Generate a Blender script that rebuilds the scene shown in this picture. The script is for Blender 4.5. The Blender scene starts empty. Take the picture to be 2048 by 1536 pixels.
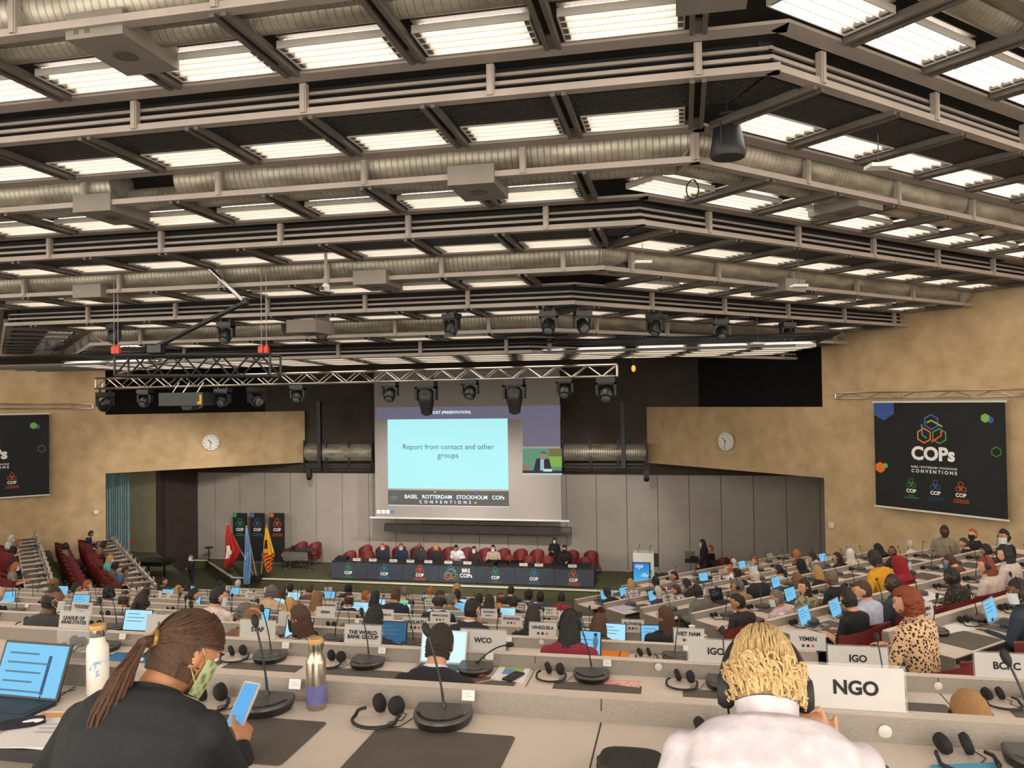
import bpy, bmesh, math, random
from mathutils import Vector as V, Matrix as M
random.seed(7)
SC = bpy.context.scene
COL = SC.collection
R = math.radians
# ---------------------------------------------------------------- camera, world, exposure
CYAW, CPIT, CROL, FPX = R(11.98), R(1.125), R(-.79), 1600.0
FW = V((-math.sin(CYAW)*math.cos(CPIT), math.cos(CYAW)*math.cos(CPIT), math.sin(CPIT)))
_r0 = V((math.cos(CYAW), math.sin(CYAW), 0)); _u0 = _r0.cross(FW)
RT = _r0*math.cos(CROL) + _u0*math.sin(CROL)
UP = -_r0*math.sin(CROL) + _u0*math.cos(CROL)
cam = bpy.data.cameras.new('camera'); camo = bpy.data.objects.new('camera', cam); COL.objects.link(camo)
cam.sensor_width = 36; cam.lens = FPX/2048*36; cam.clip_start = .05; cam.clip_end = 200
camo.matrix_world = M(((RT.x, UP.x, -FW.x, 0), (RT.y, UP.y, -FW.y, 0), (RT.z, UP.z, -FW.z, 0), (0, 0, 0, 1)))
SC.camera = camo
SC.view_settings.view_transform = 'Standard'; SC.view_settings.look = 'None'
SC.view_settings.gamma = 1; SC.view_settings.exposure = 1.92; SC.view_settings.use_curve_mapping = False
W = bpy.data.worlds.new('world'); SC.world = W; W.use_nodes = True
W.node_tree.nodes['Background'].inputs[0].default_value = (1, .92, .80, 1)
W.node_tree.nodes['Background'].inputs[1].default_value = 1.0
LAMP = 2.5
# ---------------------------------------------------------------- helpers
def ray(px, py): return RT*((px-1024)/FPX) - UP*((py-768)/FPX) + FW
def pix(p):
    z = p.dot(FW); return 1024+FPX*p.dot(RT)/z, 768-FPX*p.dot(UP)/z
def atY(px, py, Y): d = ray(px, py); return d*(Y/d.y)
def atZ(px, py, z): d = ray(px, py); return d*(z/d.z)
HC = math.sqrt(.5)
def atR(px, py, c=18.1): d = ray(px, py); return d*(c/(HC*(d.x+d.y)))
def atL(px, py, c=28.2): d = ray(px, py); return d*(c/(HC*(d.y-d.x)))

class MB:
    def __init__(s): s.v = []; s.f = []; s.m = []
    def poly(s, pts, m=0):
        n = len(s.v); s.v += [tuple(p) for p in pts]; s.f.append(tuple(range(n, n+len(pts)))); s.m.append(m); return s
    def mesh(s, vs, fs, m=0):
        n = len(s.v); s.v += [tuple(p) for p in vs]
        for f in fs: s.f.append(tuple(i+n for i in f)); s.m.append(m)
        return s
    def box(s, c, d, m=0, rot=None):
        x, y, z = d[0]/2, d[1]/2, d[2]/2
        vs = [V((a*x, b*y, e*z)) for e in (-1, 1) for b in (-1, 1) for a in (-1, 1)]
        if rot is not None: vs = [rot @ q for q in vs]
        c = V(c)
        return s.mesh([c+q for q in vs], [(0, 2, 3, 1), (4, 5, 7, 6), (0, 1, 5, 4), (2, 6, 7, 3), (0, 4, 6, 2), (1, 3, 7, 5)], m)
    def bb(s, a, b, m=0):
        return s.box([(a[i]+b[i])/2 for i in range(3)], [abs(b[i]-a[i]) for i in range(3)], m)
    def bar(s, p, q, w, h, m=0, up=(0, 0, 1)):
        p, q = V(p), V(q); d = (q-p).normalized(); up = V(up)
        if abs(d.dot(up)) > .99: up = V((0, 1, 0))
        x = d.cross(up).normalized()*(w/2); y = x.cross(d).normalized()*(h/2)
        vs = [p-x-y, p+x-y, p+x+y, p-x+y, q-x-y, q+x-y, q+x+y, q-x+y]
        return s.mesh(vs, [(0, 3, 2, 1), (4, 5, 6, 7), (0, 1, 5, 4), (1, 2, 6, 5), (2, 3, 7, 6), (3, 0, 4, 7)], m)
    def tube(s, pts, r, n=8, m=0, closed=False):
        pts = [V(p) for p in pts]; k = len(pts); rs = r if isinstance(r, (list, tuple)) else [r]*k
        N = None; rings = []
        for i in range(k):
            a = pts[i-1] if (i > 0 or closed) else pts[0]
            b = pts[(i+1) % k] if (i < k-1 or closed) else pts[-1]
            t = (b-a).normalized() if (b-a).length > 1e-9 else V((0, 0, 1))
            if N is None: N = t.orthogonal().normalized()
            else:
                N = N - t*N.dot(t); N = N.normalized() if N.length > 1e-6 else t.orthogonal().normalized()
            B = t.cross(N)
            rings.append([pts[i] + (N*math.cos(j*math.tau/n) + B*math.sin(j*math.tau/n))*rs[i] for j in range(n)])
        vs = [p for g in rings for p in g]; fs = []
        for i in range(k if closed else k-1):
            for j in range(n):
                a, b = i*n+j, i*n+(j+1) % n; c, d = ((i+1) % k)*n+j, ((i+1) % k)*n+(j+1) % n
                fs.append((a, b, d, c))
        if not closed: fs += [tuple(reversed(range(n))), tuple(range((k-1)*n, k*n))]
        return s.mesh(vs, fs, m)
    def lathe(s, prof, n=20, m=0, c=(0, 0, 0), mat=None):
        vs = []; fs = []; c = V(c)
        for (r, z) in prof:
            for j in range(n):
                q = V((r*math.cos(j*math.tau/n), r*math.sin(j*math.tau/n), z))
                if mat is not None: q = mat @ q
                vs.append(c+q)
        for i in range(len(prof)-1):
            for j in range(n): fs.append((i*n+j, i*n+(j+1) % n, (i+1)*n+(j+1) % n, (i+1)*n+j))
        fs += [tuple(reversed(range(n))), tuple(range((len(prof)-1)*n, len(prof)*n))]
        return s.mesh(vs, fs, m)
    def ball(s, c, r, m=0, n=12, k=8, rot=None):
        if not isinstance(r, (tuple, list)): r = (r, r, r)
        c = V(c); vs = []; fs = []
        for i in range(1, k):
            for j in range(n):
                a, b = math.pi*i/k, j*math.tau/n
                q = V((r[0]*math.sin(a)*math.cos(b), r[1]*math.sin(a)*math.sin(b), r[2]*math.cos(a)))
                vs.append(c + (rot @ q if rot is not None else q))
        t, b_ = V((0, 0, r[2])), V((0, 0, -r[2]))
        vs += [c+(rot @ t if rot is not None else t), c+(rot @ b_ if rot is not None else b_)]
        T, Bo = len(vs)-2, len(vs)-1
        for i in range(k-2):
            for j in range(n): fs.append((i*n+j, (i+1)*n+j, (i+1)*n+(j+1) % n, i*n+(j+1) % n))
        for j in range(n): fs += [(T, j, (j+1) % n), (Bo, (k-2)*n+(j+1) % n, (k-2)*n+j)]
        return s.mesh(vs, fs, m)
    def prism(s, poly, a, b, m=0, frame=None):
        """poly of (u,v); extruded along w from a to b; frame maps (u,v,w) to a point"""
        fr = frame or (lambda u, v, w: V((u, v, w))); n = len(poly)
        vs = [fr(u, v, a) for u, v in poly] + [fr(u, v, b) for u, v in poly]
        return s.mesh(vs, [tuple(reversed(range(n))), tuple(range(n, 2*n))] + [(i, (i+1) % n, n+(i+1) % n, n+i) for i in range(n)], m)
    def data(s, name, mats, smooth=False):
        me = bpy.data.meshes.new(name); me.from_pydata(s.v, [], s.f)
        for q in (mats if isinstance(mats, (list, tuple)) else [mats]): me.materials.append(q)
        me.polygons.foreach_set('material_index', s.m)
        bm = bmesh.new(); bm.from_mesh(me); bmesh.ops.recalc_face_normals(bm, faces=bm.faces); bm.to_mesh(me); bm.free()
        if smooth:
            me.polygons.foreach_set('use_smooth', [True]*len(me.polygons))
            try: me.set_sharp_from_angle(angle=R(40))
            except Exception: pass
        me.update(); return me
    def build(s, name, mats, parent=None, smooth=False, loc=None, rz=None):
        return mk(name, s.data(name, mats, smooth), parent, loc, rz)

def mk(name, me, parent=None, loc=None, rz=None, rot=None):
    o = bpy.data.objects.new(name, me); COL.objects.link(o)
    if parent is not None: o.parent = parent
    if loc is not None: o.location = loc
    if rz is not None: o.rotation_euler.z = rz
    if rot is not None: o.rotation_euler = rot
    return o
def tag(o, label, cat, group=None, kind=None):
    o['label'] = label; o['category'] = cat
    if group: o['group'] = group
    if kind: o['kind'] = kind
    return o
def thing(name, label, cat, loc=(0, 0, 0), rz=0, group=None):
    o = mk(name, None, None, loc, rz); o.empty_display_size = .1
    return tag(o, label, cat, group)
def struct(name, mb, mats, smooth=False):
    o = mb.build(name, mats, None, smooth); o['kind'] = 'structure'; return o
KIDS = {}
def dup(root, loc, rz=None, label=None, group=None, rot=None):
    def go(o, par):
        c = o.copy(); COL.objects.link(c)
        if par is not None: c.parent = par
        for ch in KIDS.setdefault(o.name, list(o.children)): go(ch, c)
        return c
    c = go(root, None); c.location = loc
    if rz is not None: c.rotation_euler = (0, 0, rz)
    if rot is not None: c.rotation_euler = rot
    if label: c['label'] = label
    if group: c['group'] = group
    return c
def ordinal(i):
    w = ['first', 'second', 'third', 'fourth', 'fifth', 'sixth', 'seventh', 'eighth', 'ninth', 'tenth', 'eleventh', 'twelfth', 'thirteenth', 'fourteenth', 'fifteenth', 'sixteenth', 'seventeenth', 'eighteenth', 'nineteenth', 'twentieth']
    return w[i] if i < len(w) else w[19]
# ---------------------------------------------------------------- materials
def lin(c):
    if isinstance(c, str):
        c = [int(c[i:i+2], 16)/255 for i in (0, 2, 4)]
        c = [x/12.92 if x <= .04045 else ((x+.055)/1.055)**2.4 for x in c]
    return (c[0], c[1], c[2], 1)
MATS = {}
def mat(name, col, rough=.6, metal=0, col2=None, scale=8, bump=0, bscale=None, emit=0, coat=0, kind='noise', stretch=None, detail=4, alpha=1, trans=0, coord='Object', ramp=(.35, .65)):
    if name in MATS: return MATS[name]
    m = bpy.data.materials.new(name); m.use_nodes = True; nt = m.node_tree; b = nt.nodes['Principled BSDF']
    c1 = lin(col); b.inputs['Base Color'].default_value = c1; b.inputs['Roughness'].default_value = rough; b.inputs['Metallic'].default_value = metal
    if coat: b.inputs['Coat Weight'].default_value = coat
    if trans: b.inputs['Transmission Weight'].default_value = trans
    if alpha < 1: b.inputs['Alpha'].default_value = alpha
    if emit: b.inputs['Base Color'].default_value = (c1[0]*.06, c1[1]*.06, c1[2]*.06, 1); col2 = None
    if emit: b.inputs['Emission Color'].default_value = c1; b.inputs['Emission Strength'].default_value = emit
    def tex(sc):
        tc = nt.nodes.new('ShaderNodeTexCoord'); src = tc.outputs[coord]
        if stretch:
            mp = nt.nodes.new('ShaderNodeMapping'); mp.inputs['Scale'].default_value = stretch; nt.links.new(src, mp.inputs[0]); src = mp.outputs[0]
        if kind == 'noise': t = nt.nodes.new('ShaderNodeTexNoise'); t.inputs['Detail'].default_value = detail; out = t.outputs['Fac']
        elif kind == 'voronoi': t = nt.nodes.new('ShaderNodeTexVoronoi'); out = t.outputs['Distance']
        elif kind == 'wave': t = nt.nodes.new('ShaderNodeTexWave'); t.inputs['Distortion'].default_value = 0; out = t.outputs['Fac']
        elif kind == 'magic': t = nt.nodes.new('ShaderNodeTexMagic'); out = t.outputs['Fac']
        t.inputs['Scale'].default_value = sc; nt.links.new(src, t.inputs['Vector']); return out
    if col2 is not None:
        out = tex(scale); rp = nt.nodes.new('ShaderNodeValToRGB'); rp.color_ramp.elements[0].color = c1; rp.color_ramp.elements[1].color = lin(col2)
        rp.color_ramp.elements[0].position, rp.color_ramp.elements[1].position = ramp
        nt.links.new(out, rp.inputs[0]); nt.links.new(rp.outputs[0], b.inputs['Base Color'])
        if emit: nt.links.new(rp.outputs[0], b.inputs['Emission Color'])
    if bump:
        out = tex(bscale or scale); bp = nt.nodes.new('ShaderNodeBump'); bp.inputs['Strength'].default_value = bump; bp.inputs['Distance'].default_value = .02
        nt.links.new(out, bp.inputs['Height']); nt.links.new(bp.outputs[0], b.inputs['Normal'])
    MATS[name] = m; return m
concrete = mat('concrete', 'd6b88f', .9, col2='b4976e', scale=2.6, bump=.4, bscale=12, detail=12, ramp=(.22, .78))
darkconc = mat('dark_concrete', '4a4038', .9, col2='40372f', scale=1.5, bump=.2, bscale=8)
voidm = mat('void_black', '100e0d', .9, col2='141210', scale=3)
steel = mat('painted_steel', '9d9187', .5, col2='958980', scale=3)
steeld = mat('dark_steel', '5c544c', .5, col2='544c45', scale=3)
railm = mat('rail_steel', '8c8077', .5, col2='82766d', scale=3)
blackm = mat('black_metal', '141416', .45, col2='1a1a1c', scale=8)
blackp = mat('black_plastic', '1c1b1b', .4, col2='222120', scale=10)
chrome = mat('chrome', 'c8c6c2', .2, 1, col2='bdbab5', scale=5)
alu = mat('aluminium', 'd8d0c4', .3, 1, col2='cfc6b8', scale=6)
white = mat('white_paint', 'e6e2da', .5, col2='deDAd2', scale=5)
louvrem = mat('louvre_white', 'b0aaa0', .35, col2='a8a298', scale=4)
gridm = mat('grid_panel', '3a3633', .6, col2='1d1b1a', scale=26, kind='voronoi', bump=.6, ramp=(.2, .5), stretch=(1, .6, 1))
duct = mat('galvanised_duct', 'b0a898', .42, .45, col2='857c6c', scale=3.2, detail=6, stretch=(.6, 2, 2))
def seams(m, freq=4.2):
    nt = m.node_tree; b = nt.nodes['Principled BSDF']; tc = nt.nodes.new('ShaderNodeTexCoord'); w = nt.nodes.new('ShaderNodeTexWave')
    w.inputs['Scale'].default_value = freq; w.inputs['Distortion'].default_value = 0
    rp = nt.nodes.new('ShaderNodeValToRGB'); rp.color_ramp.elements[0].position = .9; rp.color_ramp.elements[1].position = 1
    bp = nt.nodes.new('ShaderNodeBump'); bp.inputs['Strength'].default_value = .8; bp.inputs['Distance'].default_value = .02; bp.invert = True
    nt.links.new(tc.outputs['Object'], w.inputs['Vector']); nt.links.new(w.outputs['Fac'], rp.inputs[0]); nt.links.new(rp.outputs[0], bp.inputs['Height']); nt.links.new(bp.outputs[0], b.inputs['Normal'])
seams(duct)
lampm = bpy.data.materials.new('lamp_tube'); lampm.use_nodes = True
nt = lampm.node_tree; _b = nt.nodes['Principled BSDF']; _b.inputs['Base Color'].default_value = (.6, .58, .55, 1); _b.inputs['Roughness'].default_value = .4
_b.inputs['Emission Color'].default_value = (1, .90, .80, 1)
_t = nt.nodes.new('ShaderNodeTexCoord'); _w = nt.nodes.new('ShaderNodeTexWave'); _w.inputs['Scale'].default_value = 6.0; _w.inputs['Distortion'].default_value = 0  # rippled glow: shading of the unmodelled cross blades is put into the emission
_m = nt.nodes.new('ShaderNodeMapRange'); _m.inputs['To Min'].default_value = LAMP*.16; _m.inputs['To Max'].default_value = LAMP
nt.links.new(_t.outputs['Object'], _w.inputs['Vector']); nt.links.new(_w.outputs['Fac'], _m.inputs['Value']); nt.links.new(_m.outputs[0], _b.inputs['Emission Strength'])
carpet = mat('green_carpet', '4a4c33', .95, col2='3f412a', scale=40, bump=.3, bscale=120)
# ---------------------------------------------------------------- ceiling
CX0 = -7.35
def bY(n): return 7.2 + 1.518*n
def bH(n): return 2.83 - .3085*n
def bX(n): return .833 - .651*n
SEC = {}
def frame(n, sec, back=0.0):
    """origin and angle of a ceiling section; local x runs along the beam, local y towards the stage"""
    if sec == 'C': return V((0, bY(n), 0)), 0.0
    if sec == 'R': return V((bX(n), bY(n), 0)), R(45)
    return V((2*CX0-bX(n), bY(n), 0)), R(-45)
def srange(n, sec):
    if sec == 'C': return 2*CX0-bX(n), bX(n)
    L = 18.1 - HC*(bX(n)+bY(n)) - .15
    if sec == 'R': return 0.0, L
    return -L, 0.0
def posts(n, sec):
    a, b = srange(n, sec)
    if sec == 'C': xs = [.19-1.88*i for i in range(-3, 14)]
    else:
        d0 = min(d for d in (bX(n)-(.19-1.88*i) for i in range(-4, 10)) if d > -.06)
        xs = [d0+1.88*j for j in range(9)]
        if sec == 'L': xs = [-x for x in xs]
    return [x for x in xs if a-.03 <= x <= b+.03]
secname = {'C': 'middle section', 'R': 'banner-wall wing', 'L': 'curtain-side wing'}
def stepname(n): return ['over the nearest desks', 'second from the camera', 'third from the camera', 'fourth from the camera', 'fifth from the camera', 'sixth from the camera', 'seventh from the camera', 'eighth from the camera'][n+1]
def beam(n, sec):
    O, rz = frame(n, sec); a, b = srange(n, sec); z0, z1 = bH(n), bH(n-1); lou = n % 2 == 0
    t = thing('ceiling_beam', ('grey ceiling beam with open rails, ' if lou else 'grey ceiling beam framing a round duct, ') + stepname(n) + ', ' + secname[sec], 'ceiling beam', O, rz, 'stepped ceiling beams')
    e = .05 if sec == 'C' else 0
    MB().bb((a-e, -.02, z0-.015), (b+e, .10, z0+.05)).build('bottom_flange', steel, t)
    f_ = .10 if sec == 'C' else .0
    MB().bb((a-f_-(.1 if sec == 'R' else 0), -.24, z1-.02), (b+f_+(.1 if sec == 'L' else 0), -.05, z1+.01)).build('top_flange', steel, t)
    if lou:
        MB().bb((a, .02, z0+.105), (b, .05, z0+.14)).build('rail', steel, t)
        MB().bb((a, .04, z0+.195), (b, .07, z0+.225)).build('rail', railm, t)
        MB().bb((a, .16, z0+.0), (b, .18, z1)).build('rail_shade_panel', voidm, t)  # black sheet put in for the dark hollow behind the rails
    for x in posts(n, sec):
        MB().bb((x-.035, -.035, z0+.0), (x+.035, .03, z1-.02)).bb((x-.02, -.045, z0+.0), (x+.02, -.035, z1-.03)).build('post', steel, t)
    if not lou:
        r = .235; xa, xb = a, b
        gaps = {(1, 'C'): (-7.0, -6.1), (5, 'C'): (-7.9, -7.2)}.get((n, sec))
        for (p, q) in ([(xa, gaps[0]), (gaps[1], xb)] if gaps else [(xa, xb)]):
            MB().tube([(p, .03+r, z0+.06+r), (q, .03+r, z0+.06+r)], r, 28).build('air_duct', duct, t, True)
        r2 = .15
        MB().tube([(a+.2, .50, z0+.16), (b-.2, .50, z0+.16)], r2, 20).build('branch_duct', duct, t, True)
    return t
# one ceiling light: louvre body with a glowing tube tray above it
LW, LD = 1.02, .47
def light_meshes():
    lm = MB()
    for y in (-LD/2, LD/2): lm.box((0, y, 0), (LW, .012, .07))
    for x in (-LW/2, LW/2): lm.box((x, 0, 0), (.012, LD, .07))
    for i in (1, 2, 3):
        y = -LD/2+LD*i/4; lm.prism([(-.003, -.03), (.003, -.03), (.010, .05), (-.010, .05)], -LW/2, LW/2, 0, lambda u, v, w, y=y: V((w, y+u, v)))
    for x in (-LW/2+.03, LW/2-.03): lm.box((x, 0, -.005), (.045, LD-.02, .03), 1)
    lm.box((0, 0, .08), (LW+.02, LD+.02, .01), 1)
    tr = MB()
    for i in range(4):
        y0 = -LD/2+LD*i/4+.008; w_ = LD/4-.016
        a = [(y0+w_*q/6, .045-.045*math.sin(math.pi*q/6)) for q in range(7)]
        for (p, q), (r, t) in zip(a, a[1:]): tr.poly([(-LW/2+.06, p, q), (LW/2-.06, p, q), (LW/2-.06, r, t), (-LW/2+.06, r, t)])
    return lm.data('louvre', [louvrem, steeld]), tr.data('tube_tray', lampm, True)
LME, TME = light_meshes()
def ceiling_light(loc, rz, label, group):
    o = mk('ceiling_light', LME, None, loc, rz); tag(o, label, 'ceiling light', group); mk('tube_tray', TME, o); return o
_div = MB()
def tread(n, sec):
    """soffit between beam n and n+1: grid panels (or an open duct recess), lights, twin channel dividers"""
    O, rz = frame(n, sec); z = bH(n); p = 1.518; a, b = srange(n, sec); a2, b2 = srange(n+1, sec)
    h = 1.88*2/3
    ps = posts(n, sec)
    base = ps[0] if ps else 0
    if sec == 'C': xs = [.19-h*i for i in range(-5, 20)]
    elif sec == 'R':
        d0 = min(d for d in (bX(n)-(.19-h*i) for i in range(-4, 14)) if d > -.06); xs = [d0+h*j for j in range(-1, 13)]
    else:
        d0 = min(d for d in (bX(n)-(.19-h*i) for i in range(-4, 14)) if d > -.06); xs = [-d0-h*j for j in range(-1, 13)]
    xs = sorted(xs)
    lo, hi = min(a, a2 if sec == 'C' else a), max(b, b2 if sec == 'C' else b)
    k = 0
    def inside(x, y):
        q = O + M.Rotation(rz, 3, 'Z') @ V((x, y, 0))
        # keep to its own side of the two bend lines, and inside the side walls
        yy = (q.y-7.2)/1.518
        if sec == 'C': return 2*CX0-bX(yy)-.02 <= q.x <= bX(yy)+.02
        if sec == 'R': return q.x >= bX(yy)-.02 and HC*(q.x+q.y) < 18.0
        return q.x <= 2*CX0-bX(yy)+.02 and HC*(q.y-q.x) < 28.1
    order = xs if sec != 'L' else xs[::-1]
    if sec == 'C': order = xs[::-1]
    cnt = 0
    for x in order:
        if inside(x, .6) and -12 < n:
            o = mk('ceiling_divider', DIV, None, O+V((0, 0, z))+M.Rotation(rz, 3, 'Z') @ V((x, .76, 0)), rz)
            tag(o, 'twin grey channel bar, %s from the bend, %s ceiling step, %s' % (ordinal(cnt), ordinal(n+3), secname[sec]), 'ceiling bar', 'twin ceiling channel bars'); cnt += 1
    cnt = 0
    for x in order:
        xc = x + h/2 if sec == 'R' else (x - h/2)
        ok = [inside(xc-.3, 1.05), inside(xc+.3, 1.05), inside(xc, 1.05)]
        if (all(ok) if sec == 'C' else (ok[2] and inside(xc+(-.2 if sec == 'R' else .2), 1.05))):
            ceiling_light(O+V((0, 0, z+.03))+M.Rotation(rz, 3, 'Z') @ V((xc, 1.0, 0)), rz,
                          'louvred ceiling light, %s from the bend, %s ceiling step, %s' % (ordinal(cnt), ordinal(n+3), secname[sec]), 'louvred ceiling lights'); cnt += 1
    if n % 2 == 0:
        cnt = 0
        for x in order:
            xc = x + h/2 if sec == 'R' else (x - h/2)
            if inside(xc, .5):
                o = mk('grid_panel', GRD, None, O+V((0, 0, z+.02))+M.Rotation(rz, 3, 'Z') @ V((xc, .43, 0)), rz)
                tag(o, 'dark metal grid panel, %s from the bend, %s ceiling step, %s' % (ordinal(cnt), ordinal(n+3), secname[sec]), 'ceiling panel', 'dark metal grid ceiling panels'); cnt += 1
def corner_panel(n):
    for side in (1, -1):
        if side < 0 and n < 3: continue
        z = bH(n)+.02; y0, y1 = bY(n)+.05, bY(n)+.78
        xa, xb = bX(n)-.045*.43, bX(n+.5)
        d0 = min(d for d in (bX(n)-(.19-1.2533*i) for i in range(-4, 14)) if d > -.06)
        P = [(bX(n)-.02, y0), (bX(n+.5)+.0, y1), (bX(n)-d0, y1), (bX(n)-d0, y0)]
        q = HC*d0; Q = [(bX(n)+.02, y0), (bX(n)+q, y0+q), (bX(n)+q-.5, y1+q-.2), (bX(n+.5)+.02, y1)]
        m = MB()
        for poly in (P, Q): m.prism([(x if side > 0 else 2*CX0-x, y) for x, y in poly], z, z+.015)
        tag(m.build('corner_grid_panel', gridm), 'bent dark grid panel at the ceiling bend, %s ceiling step, %s' % (ordinal(n+3), 'banner side' if side > 0 else 'curtain side'), 'ceiling panel', None)
DIV = MB().bb((-.075, -.74, -.05), (-.03, .52, .03)).bb((.03, -.74, -.05), (.075, .52, .03)).bb((-.03, -.74, .0), (.03, .3, .02), 1).bb((-.03, .3, -.035), (.03, .52, .02)).data('ceiling_divider', [steeld, voidm])
GRD = MB().bb((-.6, -.37, -.01), (.6, .33, .01)).data('grid_panel', gridm)
for n in range(-1, 7):
    for sec in 'CRL':
        if sec == 'L' and n < 3: continue
        beam(n, sec)
for n in (0, 2, 4): corner_panel(n)
for n in range(-3, 6):
    for sec in 'CRL':
        if sec == 'L' and n < 3 and n not in (0, -2): continue
        tread(n, sec)
# flat soffit beyond the last beam: four strips of lights
cnt = 0
for j in range(4):
    for i in range(14):
        x = 3.6 - 1.253*i - .15*j
        ceiling_light((x-1.5, 16.95+.75*j, bH(6)+.02), 0, 'louvred ceiling light, %s from the banner-wall side, in the %s flat strip before the stage' % (ordinal(i), ordinal(j)), 'louvred ceiling lights')
st = MB()
for j in range(5): st.bb((-18, 16.55+.75*j-.05, bH(6)), (2.2, 16.55+.75*j+.05, bH(6)+.04))
st.bb((-19, 16.3, bH(6)+.2), (3, 19.9, bH(6)+.24), 1)
tag(st.build('soffit_frame', [steeld, voidm]), 'flat dark soffit frame carrying the light strips before the stage', 'ceiling frame')
sl = MB()
def cz(Y): return bH((Y-7.2)/1.518) + .8
def cx(Y): return bX((Y-7.2)/1.518)
ya, yb, E = -6, 17, 26
A, B = V((cx(ya), ya, cz(ya))), V((cx(yb), yb, cz(yb)))
A2, B2 = V((2*CX0-A.x, ya, A.z)), V((2*CX0-B.x, yb, B.z))
dr, dl = V((HC, HC, 0))*E, V((-HC, HC, 0))*E
for q in ((A2, A, B, B2), (A, A+dr, B+dr, B), (A2+dl, A2, B2, B2+dl)):
    sl.mesh([*q, *[p+V((0, 0, .25)) for p in q]], [(0, 1, 2, 3), (7, 6, 5, 4), (0, 4, 5, 1), (1, 5, 6, 2), (2, 6, 7, 3), (3, 7, 4, 0)])
sl.mesh([B2, B, B+dr*.5, (6, 31, 1.9), (-22, 31, 1.9), B2+dl*.5], [(0, 1, 2, 3, 4, 5)])
struct('ceiling', sl, [mat('dark_slab', '3a332d', .9, col2='332c26', scale=2)])
# ---------------------------------------------------------------- walls
def slab(name, p, q, z0, z1, th, m, side=1):
    p, q = V((p[0], p[1], 0)), V((q[0], q[1], 0)); d = (q-p).normalized(); n = V((d.y, -d.x, 0))*th*side
    b = MB(); b.mesh([p+V((0, 0, z0)), q+V((0, 0, z0)), q+n+V((0, 0, z0)), p+n+V((0, 0, z0)), p+V((0, 0, z1)), q+V((0, 0, z1)), q+n+V((0, 0, z1)), p+n+V((0, 0, z1))],
                     [(0, 1, 2, 3), (7, 6, 5, 4), (0, 4, 5, 1), (1, 5, 6, 2), (2, 6, 7, 3), (3, 7, 4, 0)])
    return struct(name, b, m)
ZS, ZH = -5.73, -6.03      # stage floor, hall floor
RC, LC = V((3.57, 22.03)), V((-17.82, 22.06))
slab('wall_right', RC, (RC.x+14, RC.y-14), -7, 5, .4, concrete, -1)
slab('wall_left', LC, (LC.x-14, LC.y-14), -7, 5, .4, concrete, 1)
slab('wall_lintel_right', (RC.x, RC.y), (-1.15, 26.75), -2.14, -.30, .45, concrete, 1)
slab('wall_lintel_left', (LC.x, LC.y), (-13.28, 26.6), -2.15, -.30, .45, concrete, -1)
# ---------------------------------------------------------------- stage end of the room
panelm = mat('grey_wall_panel', 'a79d94', .7, col2='9f958c', scale=1.2)
greenw = mat('green_grey_wall', '77765c', .8, col2='6e6d54', scale=2)
YB = 26.75
pt = atY(1250, 950, YB).z
bw = MB()
x = -21.0
while x < 6.2:
    bw.bb((x+.008, YB, ZS), (x+1.0, YB+.05, pt)); x += 1.008
bw.bb((-21, YB+.04, ZS), (6.3, YB+.3, pt), 1)
struct('wall_back', bw, [panelm, voidm])
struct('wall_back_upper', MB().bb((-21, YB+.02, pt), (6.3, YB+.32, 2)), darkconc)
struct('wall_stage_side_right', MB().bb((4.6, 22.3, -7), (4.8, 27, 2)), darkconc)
gl, gr = atY(250, 1000, 24.6), atY(322, 1000, 24.6)
struct('wall_stage_side_left', MB().bb((-20.5, 24.6, -7), (gr.x, 24.85, -1.4)).bb((gr.x-.2, 24.6, -7), (gr.x, YB, -1.4), 1), [greenw, mat('dark_reveal', '453b33', .9, col2='3d342c', scale=2)])
slab('wall_void_left', (-19.3, 22.4), (-14.2, 27.5), -1.4, 2, .1, voidm, -1)  # black slabs put in for the unlit void above the lintels
slab('wall_void_right', (4.7, 22.6), (-.3, 27.6), -1.4, 2, .1, voidm, 1)
# hall floor: stepped tiers following the bent rows
FP, FY0 = 1.6625, 2.49
RY = [FY0+FP*k for k in range(10)]
RZ = [-.931]
for k in range(9): RZ.append(RZ[-1]-(.418-.0073*k))
FZ = [z-.68 for z in RZ]
FX0 = -7.35
def rX(Y): return .893 - .4142*(Y-5.81)
def chev(Y, ext=16.0):
    xv = rX(Y); xl = 2*FX0-xv
    return [V((xl-ext*HC, Y+ext*HC, 0)), V((xl, Y, 0)), V((xv, Y, 0)), V((xv+ext*HC, Y+ext*HC, 0))]
fl = MB()
for k in range(10):
    A, B = chev(RY[k]+.06), chev(RY[k]+.06-FP); z = FZ[k]
    if k == 0: B = chev(RY[0]-3.2)
    zl = FZ[k+1] if k < 9 else ZH
    for i in range(3):
        fl.poly([B[i]+V((0, 0, z)), B[i+1]+V((0, 0, z)), A[i+1]+V((0, 0, z)), A[i]+V((0, 0, z))])
        fl.poly([A[i]+V((0, 0, z)), A[i+1]+V((0, 0, z)), A[i+1]+V((0, 0, zl)), A[i]+V((0, 0, zl))])
fl.poly([(-32, 12, ZH), (18, 12, ZH), (18, 28, ZH), (-32, 28, ZH)])
struct('floor', fl, carpet)
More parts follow.
